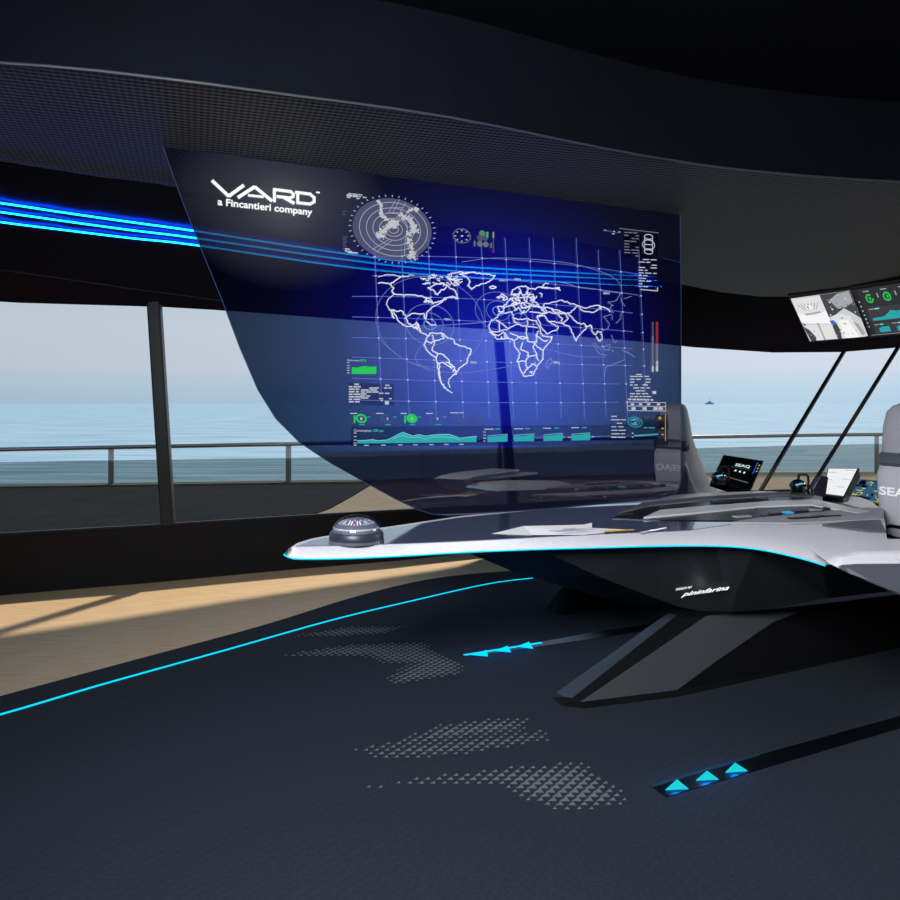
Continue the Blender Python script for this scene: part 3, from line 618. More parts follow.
for sroot, mirrored, par, col in ((s_r, False, pad_r, (250, 250, 250)), (s_l, False, pad_l, (200, 200, 210))):
    m = MB(); ly = Vector((0, -1, 0)) # to the right as seen from behind
    if mirrored: put_text(m, 'SEAQ', Vector((-.158, -.13, .905)), Vector((0, 1, 0)), Vector((0, 0, 1)), .25, .045, bold=.03)
    else: put_text(m, 'SEAQ', Vector((-.158, .135, .88)), ly, Vector((0, 0, 1)), .26, .045, bold=.03)
    m.build('lettering', mat('seat_letter', col, .4), par, local=True)
    MB().tube([(-.145, .12, .69), (-.155, .06, .71), (-.155, -.06, .71), (-.145, -.12, .69), (-.14, -.11, .65), (-.145, 0, .64), (-.14, .11, .65), (-.145, .12, .69)], .009, 8).build('handle', M_blackm, sroot, smooth=True, local=True)
    # pale rim curve along the side wing
    MB().tube([(-.09, -.178, .95), (-.06, -.184, .86), (-.01, -.18, .77), (.06, -.165, .67)], .012, 8).build('side_piping', mat('piping_pale', (205, 205, 205), .5), sroot, smooth=True, local=True)

# ================================================================ hanging transparent display
PA = P(163, 147, 3.585); PBq = P(680, 215, 4.88)
pu = Vector((PBq.x-PA.x, PBq.y-PA.y, 0)).normalized(); pn = Vector((pu.y, -pu.x, 0)); O0 = Vector((PA.x, PA.y, 0))
def onp(x, y, lift=.006):
    o_ = Vector((0, 0, EYE)); d = P(x, y, 1)-o_; t_ = (O0-o_).dot(pn)/d.dot(pn); return o_+d*t_+pn*lift
if pn.y > 0: pn = -pn
def loc2(x, y): p = onp(x, y, 0); return (p-O0).dot(pu), p.z
out = [(163, 147), (300, 166), (450, 186), (560, 200.5), (680, 215), (681, 300), (681, 400), (681, 478), (679, 488), (673, 495), (660, 499), (560, 508), (470, 514.5), (448, 515.5), (432, 514), (416, 509), (395, 499), (365, 482.5), (330, 463), (300, 443), (276, 419), (258, 390), (240, 348), (222, 300), (200, 246), (180, 195)]
disp = empty('transparent_display', O0+Vector((0, 0, .8)), 'large tinted glass display hanging above the desk with a glowing world map', 'display')
M_disp = bpy.data.materials.new('display_glass'); M_disp.use_nodes = True; n = M_disp.node_tree.nodes; l = M_disp.node_tree.links; n.clear()
uvn = n.new('ShaderNodeUVMap'); sp = n.new('ShaderNodeSeparateXYZ'); l.new(uvn.outputs[0], sp.inputs[0])
def radial(cx, cy, rx_, ry_):
    c = loc2(cx, cy); m_ = n.new('ShaderNodeVectorMath'); m_.operation = 'SUBTRACT'; l.new(uvn.outputs[0], m_.inputs[0]); m_.inputs[1].default_value = (c[0], c[1], 0)
    s_ = n.new('ShaderNodeVectorMath'); s_.operation = 'MULTIPLY'; l.new(m_.outputs[0], s_.inputs[0]); s_.inputs[1].default_value = (1/rx_, 1/ry_, 0)
    q = n.new('ShaderNodeVectorMath'); q.operation = 'LENGTH'; l.new(s_.outputs[0], q.inputs[0]); return q.outputs['Value']
def ramp(sock, stops):
    r = n.new('ShaderNodeValToRGB'); l.new(sock, r.inputs[0])
    while len(r.color_ramp.elements) < len(stops): r.color_ramp.elements.new(.5)
    for e_, (p_, c_) in zip(r.color_ramp.elements, stops): e_.position = p_; e_.color = (*c_, 1)
    return r.outputs[0]
dist = radial(500, 352, 1.55, 1.25)
tint = ramp(dist, [(0, (.16, .23, .44)), (.3, (.12, .17, .34)), (.6, (.07, .11, .19)), (1, (.037, .062, .098))])
emc = ramp(dist, [(0, (.008, .018, .42)), (.15, (.005, .010, .33)), (.4, (.003, .004, .17)), (.62, (.002, .0022, .055)), (.82, (.0015, .0016, .012)), (1, (.001, .001, .006))])
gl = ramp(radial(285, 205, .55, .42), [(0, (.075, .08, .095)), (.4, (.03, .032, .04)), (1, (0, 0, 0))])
# dark lower bezel band of the screen
zl = loc2(500, 447)[1]; gt = n.new('ShaderNodeMapRange'); l.new(sp.outputs['Y'], gt.inputs[0]); gt.inputs[1].default_value = zl-.012; gt.inputs[2].default_value = zl+.004
mixt = n.new('ShaderNodeMix'); mixt.data_type = 'RGBA'; l.new(gt.outputs[0], mixt.inputs['Factor']); mixt.inputs['A'].default_value = (.055, .058, .085, 1); l.new(tint, mixt.inputs['B'])
mixe = n.new('ShaderNodeMix'); mixe.data_type = 'RGBA'; l.new(gt.outputs[0], mixe.inputs['Factor']); mixe.inputs['A'].default_value = (.003, .003, .012, 1); l.new(emc, mixe.inputs['B'])
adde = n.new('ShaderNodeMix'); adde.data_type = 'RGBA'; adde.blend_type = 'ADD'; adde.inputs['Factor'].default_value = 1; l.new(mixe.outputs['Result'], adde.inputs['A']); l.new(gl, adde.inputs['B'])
tr_n = n.new('ShaderNodeBsdfTransparent'); l.new(mixt.outputs['Result'], tr_n.inputs[0]); en = n.new('ShaderNodeEmission'); l.new(adde.outputs['Result'], en.inputs[0])
a1n = n.new('ShaderNodeAddShader'); l.new(tr_n.outputs[0], a1n.inputs[0]); l.new(en.outputs[0], a1n.inputs[1])
gn = n.new('ShaderNodeBsdfGlossy'); gn.inputs['Roughness'].default_value = .0; mxn = n.new('ShaderNodeMixShader'); mxn.inputs[0].default_value = .25; en.inputs[1].default_value = 1.3
l.new(a1n.outputs[0], mxn.inputs[1]); l.new(gn.outputs[0], mxn.inputs[2]); on = n.new('ShaderNodeOutputMaterial'); l.new(mxn.outputs[0], on.inputs[0])
M_clear = glass('display_back', (1, 1, 1), .0); M_edge = emit('display_edge', (60, 85, 130), .35)
fp = [onp(x, y, 0) for x, y in out]
fp[:5] = [Vector((p.x, p.y, ZC-.002)) for p in fp[:5]]
o = MB().prism(fp, -pn*.012, 0, side=2).build('glass_panel', [M_disp, M_clear, M_edge], disp)
me = o.data; me.polygons[1].material_index = 1 
uv = me.uv_layers.new(name='UVMap')
for lp in me.loops:
    c = me.vertices[lp.vertex_index].co; wv3 = Vector(c)+disp.location; uv.data[lp.index].uv = ((wv3-O0).dot(pu), wv3.z)
# thin lit outline so the bevelled edge reads
eo = MB(); fo = fp+[fp[0]]
flat_ribbon(eo, [p+pn*.002 for p in fo[4:]], .0025, up=pn); eo.build('lit_edge', emit('edge_line_blue', (75, 105, 165), .5), disp)

def rib(mb, pts, wpx, mi=0, lift=.006):
    wd = wpx/F*4.1; pts = [onp(x, y, lift) for x, y in pts]
    for a, b_ in zip(pts, pts[1:]):
        d = b_-a
        if d.length < 1e-5: continue
        d.normalize(); s_ = pn.cross(d)*wd/2; e_ = d*wd*.35
        mb.face([a-s_-e_, b_-s_+e_, b_+s_+e_, a+s_-e_], mi)
def rect(mb, x0, y0, x1, y1, mi=0, sl=0, lift=.006): mb.face([onp(x0, y0, lift), onp(x1, y0+sl, lift), onp(x1, y1+sl, lift), onp(x0, y1, lift)], mi)
def ptext(mb, s, x0, y0, x1, y1, hpx, mi=0, bold=.01):
    a, b_ = onp(x0, y0), onp(x1, y1); put_text(mb, s, a, (b_-a).normalized(), Vector((0, 0, 1)), (b_-a).length, hpx/F*a.y, mi, bold)
def ell(cx, cy, rx_, ry_, n_=48, a0=0, a1=2*math.pi, sk=.09): return [(cx+rx_*math.cos(a0+(a1-a0)*k/n_), cy+ry_*math.sin(a0+(a1-a0)*k/n_)+sk*rx_*math.cos(a0+(a1-a0)*k/n_)) for k in range(n_+1)]
def jit(pts, amt, n_=3):
    o_ = []
    for a, b_ in zip(pts, pts[1:]):
        for k in range(n_):
            t_ = k/n_; o_.append((a[0]+(b_[0]-a[0])*t_+(random.uniform(-amt, amt) if k else 0), a[1]+(b_[1]-a[1])*t_+(random.uniform(-amt, amt) if k else 0)))
    return o_+[pts[-1]]
E_line = emit('map_line', (232, 236, 250), .95); E_thin = emit('map_thin', (120, 140, 215), .75); E_grid = emit('map_grid', (105, 125, 220), .8); E_dot = emit('map_dot', (190, 205, 250), .9)
E_green = emit('gauge_green', (45, 200, 90), .95); E_teal = emit('graph_teal', (50, 175, 185), .85); E_tealL = emit('graph_teal_line', (130, 225, 225), .9); E_greyt = emit('gauge_grey', (125, 130, 145), .7); E_red = emit('gauge_red', (160, 50, 65), .8)
E_txt = emit('display_text', (200, 205, 220), .85); E_dark = emit('gauge_dark', (28, 34, 42), 1.0); E_yel = emit('gauge_yellow', (200, 170, 60), .8)
# --- grid
gr = MB()
def gy(k, x): # row of horizontal grid line k at column x
    Lr = [257, 276, 296.5, 317.5, 338, 358, 379, 400.5]; Mr = [258.5, 279, 300, 322, 341, 362, 382, 402.5]; Rr = [272, 293, 312, 331, 348, 365.5, 384, 402]
    t_ = (x-376)/(623-376); a, m_, b_ = Lr[k], Mr[k], Rr[k]; tm = (490-376)/(247)
    return a*(t_-tm)*(t_-1)/(tm)+m_*t_*(t_-1)/(tm*(tm-1))+b_*t_*(t_-tm)/((1-tm))
for k in range(8): rib(gr, [(x, gy(k, x)) for x in range(352 if k > 1 else 372, 645 if k < 6 else 625, 14)], .55 if k else .45)
vx = [378, 405, 432, 459, 485, 509, 533, 557, 580, 601.5, 623, 642]
def vxx(b_, y): return b_+(y-330)*.047
for i, b_ in enumerate(vx):
    ys = [y for y in range(238 if i < 9 else 250, 424 if 0 < i < 11 else 400, 12)]; rib(gr, [(vxx(b_, y), y) for y in ys], .6)
for k in range(8):
    for b_ in vx:
        y = gy(k, b_); x = vxx(b_, y); rib(gr, [(x-.35, y), (x+.35, y)], 1.3, 1, .007)
gr.build('grid', [E_grid, E_dot], disp)
# --- range rings and tracks
rg = MB()
for r_ in (13.5, 24): rib(rg, ell(429.5, 324.5, r_, r_*.85), .6)
rib(rg, ell(429.5, 324.5, 6, 5.2), .8, 1)
for r_ in (12, 23): rib(rg, ell(498, 311, r_, r_*.82), .55)
rib(rg, ell(498, 311, 5.5, 4.6), .8, 1)
rib(rg, ell(429.5, 322, 54, 45), .45); rib(rg, ell(520, 318, 7, 5), .6, 1)
rib(rg, [(p.x, p.y) for p in catmull([(430, 326, 0), (470, 323.5, 0), (485, 322, 0), (500, 320, 0)], 5)], .8)
rib(rg, [(p.x, p.y) for p in catmull([(462, 262, 0), (500, 258, 0), (560, 262, 0), (595, 270, 0), (615, 279, 0), (621, 290, 0), (616, 300, 0)], 6)], .55)
rib(rg, [(p.x, p.y) for p in catmull([(425, 340, 0), (415, 357, 0), (424, 367, 0), (455, 373, 0), (500, 368, 0), (540, 360, 0)], 6)], .5)
rib(rg, [(p.x, p.y) for p in catmull([(377, 338, 0), (400, 357, 0), (430, 371, 0)], 6)], .45)
rib(rg, [(p.x, p.y) for p in catmull([(540, 347, 0), (575, 356, 0), (605, 357, 0)], 6)], .5)
rg.build('range_rings', [E_thin, emit('ring_cyan', (110, 170, 240), .8)], disp)
# --- world map
def z4(p): return (375+p[0]*140/900, 260+p[1]*140/900)
def z5(p): return (485+p[0]*160/900, 270+p[1]*160/900)
bold4 = [[(20,150),(60,148),(95,155),(120,140),(165,108)], [(95,155),(118,180),(108,205),(122,220)], [(122,220),(200,224),(300,232)], [(300,232),(330,245),(315,270),(345,262),(372,280),(400,270),(430,262),(470,240),(500,235),(530,250)], [(372,280),(350,250),(320,240),(345,275)],
 [(100,322),(120,375),(105,345)], [(90,320),(150,330),(170,328),(200,365)], [(110,325),(135,365),(155,400),(195,425),(240,430)], [(200,365),(205,400),(240,425),(265,400),(270,415),(250,440)], [(200,365),(235,345),(310,345),(320,380),(328,360),(330,340)], [(330,340),(370,300),(430,270),(445,245),(480,240)],
 [(240,430),(285,440),(290,465),(325,478),(340,490)], [(340,490),(355,470),(410,470),(440,475),(460,500),(500,510),(515,540),(570,555),(615,575),(612,600),(595,630),(590,660),(545,690),(520,735),(500,740)], [(340,490),(325,520),(312,548),(340,590),(390,630),(400,660),(405,720),(420,780),(450,825)],
 [(325,520),(360,535),(380,520),(365,480)],[(380,520),(440,505),(430,480)],[(380,520),(365,580),(400,600),(440,610),(470,640),(480,670),(510,690),(500,720)],[(390,630),(400,600)],[(405,665),(440,660),(480,690),(510,690)],[(410,665),(412,740),(430,800)],[(455,655),(480,670),(490,700)],
 [(330,395),(355,415),(390,420)], [(340,180),(395,155),(440,150),(465,165),(440,190),(420,195),(400,225),(385,215),(375,195),(345,185),(340,180)], [(465,165),(485,185),(505,190),(520,215),(530,250),(480,240)], [(470,120),(500,125),(535,155),(510,165),(480,130)],
 [(540,90),(590,110),(610,140),(595,165),(620,190),(650,165),(710,150),(745,130),(770,100),(700,90),(640,82),(560,88),(540,90)], [(735,175),(755,168),(775,178),(752,185),(735,175)], [(270,410),(280,430),(262,440),(300,470)], [(480,90),(540,78),(580,84),(640,80)], [(500,740),(520,715),(500,705)]]
thin4 = [[(85,250),(72,285),(90,320)], [(122,220),(85,250)], [(20,110),(60,98),(110,95),(165,108),(215,108)], [(500,740),(475,765),(468,790),(480,820)], [(450,825),(495,855)], [(430,800),(465,840)]]
bold5 = [[(95,135),(85,150),(105,155),(100,170),(125,165),(110,145),(95,135)], [(65,155),(78,150),(75,162)], [(70,205),(75,235),(100,235),(110,210),(70,205)], [(145,140),(150,120),(185,95),(225,90),(240,100),(235,130),(215,145),(195,120),(185,150),(165,140),(145,140)], [(185,100),(200,125),(190,140)],
 [(100,205),(120,190),(140,160),(170,158),(210,155),(240,150)], [(110,210),(150,200),(175,225),(185,210),(210,240),(230,235)], [(140,160),(160,185),(200,190),(230,180),(240,150),(290,185),(300,205),(250,205),(235,230)], [(170,158),(175,185),(160,200)],[(200,190),(205,215),(230,215)],[(160,185),(145,200)],[(215,155),(225,175)],[(240,150),(235,120)],
 [(240,100),(280,110),(300,95),(350,105),(320,95),(330,80),(355,75)],[(300,95),(380,105),(410,100),(420,115),(390,100)], [(330,190),(380,180),(430,170),(470,185),(515,200),(480,240),(440,240),(400,225),(360,215),(330,210),(330,190)], [(515,200),(560,215),(600,205),(640,200),(650,215),(600,240),(550,230),(515,200)],
 [(235,210),(260,195),(310,210),(340,245),(300,240),(250,235)],[(290,260),(320,250),(340,245)], [(290,265),(320,330),(345,360),(400,340),(410,320),(380,305),(350,285),(330,255),(290,265)], [(340,245),(360,235),(410,250),(430,270),(430,300),(390,290),(350,285)], [(410,250),(450,245),(465,270),(440,300),(430,300)], [(440,305),(470,315),(485,350),(510,400),(530,365),(570,320),(560,305),(520,300),(480,260),(465,245)],
 [(370,215),(385,235),(410,240),(440,240)], [(570,320),(590,310),(600,330)], [(590,310),(605,350),(620,365),(630,345),(650,350),(655,390),(640,400),(625,375)], [(640,200),(690,220),(700,235)], [(300,205),(330,215),(345,240)],
 [(30,290),(60,270),(80,245),(150,235),(155,270),(210,280),(240,275),(285,285),(310,345),(320,370),(375,375),(370,395),(325,450),(325,500),(290,540),(270,590),(215,597),(190,540),(180,510),(195,470),(165,430),(160,395),(130,385),(70,390),(30,350),(20,320),(30,290)],
 [(60,285),(75,290),(80,345),(25,350)],[(75,290),(130,330),(190,305),(230,320),(235,380),(215,390),(140,355)],[(155,265),(160,290),(190,305)],[(235,280),(240,320),(290,325)],[(235,380),(240,400),(290,405),(285,365),(300,345)],[(165,395),(195,375),(235,380)],[(210,405),(200,450),(240,465),(240,490),(290,480),(270,440),(275,405)],[(180,513),(225,515),(240,490)],[(225,515),(235,560),(260,530),(285,540)],[(275,405),(290,430),(325,450)],[(35,350),(70,370),(100,350),(130,385)],[(90,375),(95,390)],[(110,365),(112,388)],[(285,485),(300,510)],[(235,560),(215,580)],[(80,345),(130,330)],[(250,575),(262,570),(258,582)],[(285,365),(330,400),(350,398)]]
thin5 = [[(600,415),(640,470),(680,480)],[(610,410),(650,450)],[(670,430),(700,420),(695,450),(670,450),(670,430)],[(710,365),(725,410),(740,400)],[(770,450),(800,465),(840,490)],[(710,450),(720,460)], [(670,600),(675,550),(720,530),(780,505)], [(655,345),(690,330),(695,300),(665,265),(690,255)], [(690,255),(710,250),(715,280)], [(700,235),(720,240)], [(735,300),(760,275),(765,240)], [(690,180),(730,175),(750,150),(770,130)], [(690,185),(720,200),(700,215),(712,235)], [(760,160),(770,185),(785,205)],[(780,160),(820,150)], [(370,495),(375,520),(350,555),(340,540),(345,515),(370,495)], [(420,68),(500,90),(530,100),(640,110),(655,118),(770,133)]]
mp_ = MB()
for pl in bold4: rib(mp_, jit([z4(p) for p in pl], .6, 4), 1.05)
for pl in bold5: rib(mp_, jit([z5(p) for p in pl], .7, 4), 1.05)
for k in range(26):   # small coastlines and borders of Europe
    cx, cy = 485+random.uniform(135, 330)*.1778, 270+random.uniform(130, 240)*.1778
    rib(mp_, jit([(cx, cy), (cx+random.uniform(-3, 4), cy+random.uniform(-2, 2.5)), (cx+random.uniform(-2, 6), cy+random.uniform(-3, 4))], .5), .9)
for pl in thin4: rib(mp_, jit([z4(p) for p in pl], .3), .75)
for pl in thin5: rib(mp_, jit([z5(p) for p in pl], .6), .55, 1)
for k in range(34):   # arctic islands
    cx, cy = 375+random.uniform(275, 540)*.1556, 260+random.uniform(92, 160)*.1556
    rib(mp_, [(cx, cy), (cx+random.uniform(1, 4), cy+random.uniform(-1.2, 1.5)), (cx+random.uniform(2, 5), cy+random.uniform(-1, 2.5))], .9)
mp_.build('world_map', [E_line, emit('map_faint', (150, 165, 225), .75)], disp)
tx = MB()
for x, y in ((408, 275), (444, 319), (470, 362), (499, 280), (514, 279), (603, 293), (553, 362)): ptext(tx, '0041', x, y+1.2, x+6, y+1.5, 2, 0, .03)
# --- logo
lg = MB(); M_logo = emit('logo_white', (245, 246, 248), 1.1)
def lgp(u, v): return (209.5+106*u, 179.5+14*u+v*(16-3.4*u))
def stroke(pts, wd=3.3): rib(lg, [lgp(*p) for p in pts], wd)
stroke([(.03, .1), (.17, .88), (.19, .88), (.315, .14)], 3.0)
stroke([(.275, .92), (.415, .16), (.435, .16), (.58, .92)], 3.0); stroke([(.37, .74), (.50, .74)], 2.2)
stroke([(.61, .96), (.61, .12), (.765, .12), (.79, .3), (.785, .48), (.76, .6), (.64, .6)], 2.7); stroke([(.70, .62), (.79, .94)], 3.0)
stroke([(.815, .12), (.945, .12), (.985, .35), (.985, .7), (.945, .9), (.83, .9), (.83, .12)], 2.7)
rib(lg, [(316.5, 192.5), (319, 192.8)], 1.4)
ptext(lg, 'a Fincantieri company', 217.5, 205, 312, 215.5, 7.0, 0, .022)
lg.build('logo', M_logo, disp)
# --- radar
rd = MB(); rc_ = (392, 229.5)
rd.face([onp(x, y, .003) for x, y in ell(*rc_, 39.5, 31, 56)[:-1]], 0)
for r_ in (34, 27, 20.5, 14, 9, 5): rib(rd, ell(rc_[0]+1, rc_[1], r_, r_*.785), .75, 1)
for k in range(40):
    a = 2*math.pi*k/40; p1 = (rc_[0]+41.5*math.cos(a), rc_[1]+32.6*math.sin(a)+.09*41.5*math.cos(a)); p2 = (rc_[0]+43.3*math.cos(a), rc_[1]+34*math.sin(a)+.09*43*math.cos(a)); rib(rd, [p1, p2], .8, 1)
def blob(path, sp_, n_):
    for k in range(n_):
        t_ = random.random()*(len(path)-1); i = int(t_); a, b_ = path[i], path[i+1]; f_ = t_-i
        x, y = a[0]+(b_[0]-a[0])*f_+random.gauss(0, sp_), a[1]+(b_[1]-a[1])*f_+random.gauss(0, sp_*.8)
        q = random.uniform(.5, 1.4); rd.face([onp(x-q, y-q*.6, .008), onp(x+q*.7, y-q, .008), onp(x+q, y+q*.7, .008), onp(x-q*.5, y+q, .008)], 2)
blob([(377, 201), (381, 206), (380, 214), (384, 218)], .8, 60); blob([(384, 218), (392, 222), (398, 222), (394, 226)], 1, 50)
blob([(377, 236), (384, 230), (390, 224), (395, 224), (386, 228)], 1.8, 120); blob([(376, 236), (385, 237)], 1.2, 40)
blob([(400, 215), (409, 220), (413, 227), (415, 231), (408, 233), (409, 243), (411, 252), (414, 257), (408, 256)], 1.5, 190); blob([(408, 211), (413, 209), (417, 210)], 1, 26)
rib(rd, [(407, 212), (405, 217), (400, 214)], 1, 1)
for a, b_ in (((372, 250), (388, 240)), ((376, 252), (391, 241)), ((395, 201), (388, 213)), ((399, 200), (392, 214)), ((405, 203), (399, 214)), ((388, 213), (402, 213)), ((389, 208), (403, 208))): rib(rd, [a, b_], .6, 1)
rib(rd, [(p.x, p.y) for p in catmull([(396, 217, 0), (405, 222, 0), (407, 230, 0), (405, 240, 0), (404, 255, 0)], 5)], .7, 1)
rd.face([onp(x, y, .009) for x, y in ((384.5, 222), (386, 222), (386, 223.5), (384.5, 223.5))], 3); rd.face([onp(x, y, .009) for x, y in ((384, 234), (386, 234), (386, 235.3), (384, 235.3))], 3)
rd.build('radar_image', [emit('radar_disc', (78, 82, 112), 1), emit('radar_ring', (170, 174, 192), .85), emit('radar_land', (205, 205, 212), .85), E_red], disp)
# --- small instruments
def bars(x0, y0, x1, y1, rows, mi=0, sl=.1, dens=.8, lo=2, hi=8, th=1.2):
    for r_ in range(rows):
        y = y0+(y1-y0)*(r_+.5)/rows; x = x0
        while x < x1-2:
            w_ = random.uniform(lo, hi); w_ = min(w_, x1-x)
            if random.random() < dens:
                yy = y+(x-x0)*sl; rib(tx, [(x, yy), (x+w_, yy+w_*sl)], th, mi)
            x += w_+random.uniform(1, 2.5)
rib(tx, ell(461.5, 236, 8.6, 7), .7, 1); 
for k in range(8): a = k*math.pi/4; rib(tx, [(461.5+6*math.cos(a), 236+5*math.sin(a)), (461.5+7.2*math.cos(a), 236+6*math.sin(a))], .9)
rib(tx, [(461, 236), (462.3, 236.2)], 1.3)
for (x, y, r_, mi) in ((482, 233.5, 3, 9), (479.5, 244, 2.8, 1), (485.5, 244.5, 2.8, 1), (480, 238, 3.4, 4), (485, 238, 3, 4)): tx.face([onp(a, b_, .004) for a, b_ in ell(x, y, r_, r_, 16)[:-1]], mi)
rect(tx, 486, 232, 487.8, 237.5, 2); rect(tx, 473.5, 241, 475, 246.5, 1); rect(tx, 490, 243, 491.3, 248, 1)
rect(tx, 492.5, 232, 493.5, 238, 5); rect(tx, 492.5, 238, 493.5, 248, 4); rect(tx, 492.5, 248, 493.5, 253, 6)
bars(343, 192, 366, 198, 3, 0, .12, .6, 1, 5, .9); bars(347, 194.5, 358, 196.5, 1, 0, .1, 1, 3, 5, 2); bars(343, 210, 347, 216, 2, 4, 0, .8, 1, 3); bars(343, 236, 347, 250, 6, 4, 0, .9, 2, 4); bars(345, 248, 352, 252, 2, 0, .1, 1, 2, 4); rect(tx, 347.5, 251.8, 357.5, 253.2, 0, .8)
# upper right instruments
rib(tx, [(605, 230.5), (618, 233)], 1.2, 4); bars(604, 229, 622, 234, 2, 0, .13, .55, 1, 3, 1); rib(tx, [(619, 228.5), (658, 233)], .8, 1)
tx.face([onp(623, 231, .003), onp(638.5, 233, .003), onp(638.5, 257.5, .003), onp(623, 256.5, .003)], 7); bars(624, 231, 638, 257, 9, 1, .05, .85, 2, 6, 1.2)
tx.face([onp(639.5, 232, .003), onp(657.5, 234, .003), onp(657.5, 258, .003), onp(639.5, 257, .003)], 7)
for pts in (ell(648, 237, 4.2, 2.4, 16), ell(648, 252, 4.2, 2.2, 16), [(644, 237), (644, 252)], [(652, 237.5), (652, 252.5)], [(644.3, 244.5), (652, 245)], ell(648, 245, 6, 5, 20), [(645, 240), (651, 240.4)], [(645, 249), (651, 249.3)]): rib(tx, pts, .9)
bars(638.5, 258, 656, 290.5, 12, 0, .04, .55, 2, 7, 1.0); rib(tx, [(640, 289.5), (657, 291), (657, 288)], 1)
# right lamps bars
rect(tx, 651.5, 322, 653, 336, 4); rect(tx, 651.5, 336, 653, 366, 1); rect(tx, 655.5, 322, 657.5, 344, 6); rect(tx, 655.5, 344, 657.5, 366, 1); rect(tx, 651.5, 366, 653, 372, 0); rect(tx, 655.5, 361, 657.5, 371, 0); rect(tx, 651.5, 371, 653, 372, 2); rect(tx, 655.5, 371, 657.5, 372, 2)
# right tables
bars(630, 375, 650, 398, 8, 0, 0, .8, 1.5, 5, 1.3); bars(636, 373, 641, 376, 1, 0, 0, 1); rect(tx, 652, 391, 655.5, 394, 0)
bars(628, 398.2, 653, 400.5, 1, 0, .02, .9, 1.5, 2.5, 1.8)
for a, b_ in (((627, 402), (665, 402.6)), ((665, 402.6), (665, 411)), ((665, 411), (627, 410.5)), ((627, 410.5), (627, 402)), ((627, 406), (665, 406.5))): rib(tx, [a, b_], .7)
for x in (632, 640, 648, 658): rect(tx, x-1.5, 403.3, x+1.5, 405.3, 0)
for x in (633, 644, 655, 660): rect(tx, x-2, 407.2, x+2, 410, 0)
# left tables and gauges
ptext(tx, 'Performance', 347, 361, 359, 361.3, 1.7); ptext(tx, '87 %', 360, 361.4, 366, 361.6, 2, 2, .03)
for y in (362.5, 365.5, 368, 370.5, 373): rib(tx, [(347, y), (349, y)], .7)
tx.face([onp(*q) for q in ((351.5, 374), (351.5, 367.3), (357, 367.5), (364, 366), (370, 366.8), (376, 366.5), (376, 374))], 2)
tx.face([onp(348, 383, .003), onp(394, 384, .003), onp(394, 405.5, .003), onp(348, 404.5, .003)], 7)
bars(349, 383, 360, 403, 8, 0, 0, .85, 2, 6, 1.4); bars(361, 387, 378, 399, 6, 0, 0, .8, 3, 7, 1.3); bars(379, 384, 391, 400, 6, 0, 0, .5, 2, 5, 1.2); rect(tx, 384.5, 401, 388.5, 404.5, 0)
for gx, dg, grn in ((361, '1', 1), (387, '3', 0), (411.5, '5', 1), (437, '4', 0)):
    bars(gx-11, 412.8, gx-2, 414, 1, 0, 0, 1, 4, 8, .9)
    rib(tx, ell(gx, 418.5, 4.6, 3.7, 24), 1.6 if grn else .7, 2 if grn else 4)
    if gx == 411.5: tx.face([onp(a, b_, .004) for a, b_ in ell(gx, 418.5, 4, 3.2, 16)[:-1]], 2)
    ptext(tx, dg, gx-1, 420, gx+1, 420, 2.6)
    if grn: rect(tx, gx-7.5, 415.5, gx-6, 423, 2)
    else: rect(tx, gx-6.5, 416, gx-5.8, 422, 4)
    rib(tx, [(gx-2, 424.5), (gx+3, 424.5)], .9, 3); rib(tx, [(gx+6, 417), (gx+9, 417)], .8, 3); rib(tx, [(gx+6, 420), (gx+9.5, 420)], .8, 4)
bars(450, 412, 463, 413.5, 1, 0, 0, 1, 5, 9, .9); bars(453, 415, 483, 424.5, 5, 4, 0, .85, 2, 6, 1)
ptext(tx, 'Consumption', 353.5, 431.5, 371, 431.8, 2.6); ptext(tx, '1000 rpm', 372.5, 431.8, 383, 431.8, 2.6, 3, .03)
tx.face([onp(x, y, .003) for x, y in ((351, 427), (600, 425), (668, 421), (668, 445.5), (351, 445.5))], 7)
wavep = [(357, 440.6), (366, 440.2), (372, 439.5), (377, 440.6), (386, 440), (392, 437.5), (398, 434), (402.5, 432.2), (407, 434), (413, 436), (418, 434.5), (425, 436), (432, 435), (440, 434.3), (448, 434.2), (454, 436), (459, 438), (466, 437.3), (476, 436.2)]
for (xa, ya), (xb, yb) in zip(wavep, wavep[1:]): tx.face([onp(xa, ya), onp(xb, yb), onp(xb, 443.5-(xb-357)*.012), onp(xa, 443.5-(xa-357)*.012)], 3)
rib(tx, wavep, .6, 8, .008); rib(tx, [(x, y+2.5+.8*math.sin(x*.3)) for x, y in wavep[5:17]], .5, 8, .008)
for x in (366, 383, 400, 415, 431, 446, 461): rib(tx, [(x-2, 445.3-(x-357)*.01), (x+2, 445.3-(x-357)*.01)], .8)
for y in (433, 436.5, 440, 443, 445): rib(tx, [(353.5, y), (356, y)], .7)
for (x0, x1, l0, l1) in ((487, 507, 484, 498), (513.5, 533.5, 514, 534), (543, 562, 543, 552), (571, 589.5, 571, 580)):
    s0 = -(x0-487)*.018
    tx.face([onp(x0, 442+s0), onp(x0, 436.8+s0), onp((x0+x1)/2, 436.2+s0), onp(x1, 434.8+s0), onp(x1, 441.6+s0)], 3); rib(tx, [(x0, 435.8+s0), (x1, 434.2+s0)], .5, 8)
    bars(l0, 428.3+s0, l0+9, 430+s0, 1, 0, 0, 1, 7, 9, .9); rib(tx, [(l0+11, 429.1+s0), (l0+15, 429+s0)], 1.2, 3)
for y in (432, 435, 438, 441): rib(tx, [(483, y), (485, y)], .7)
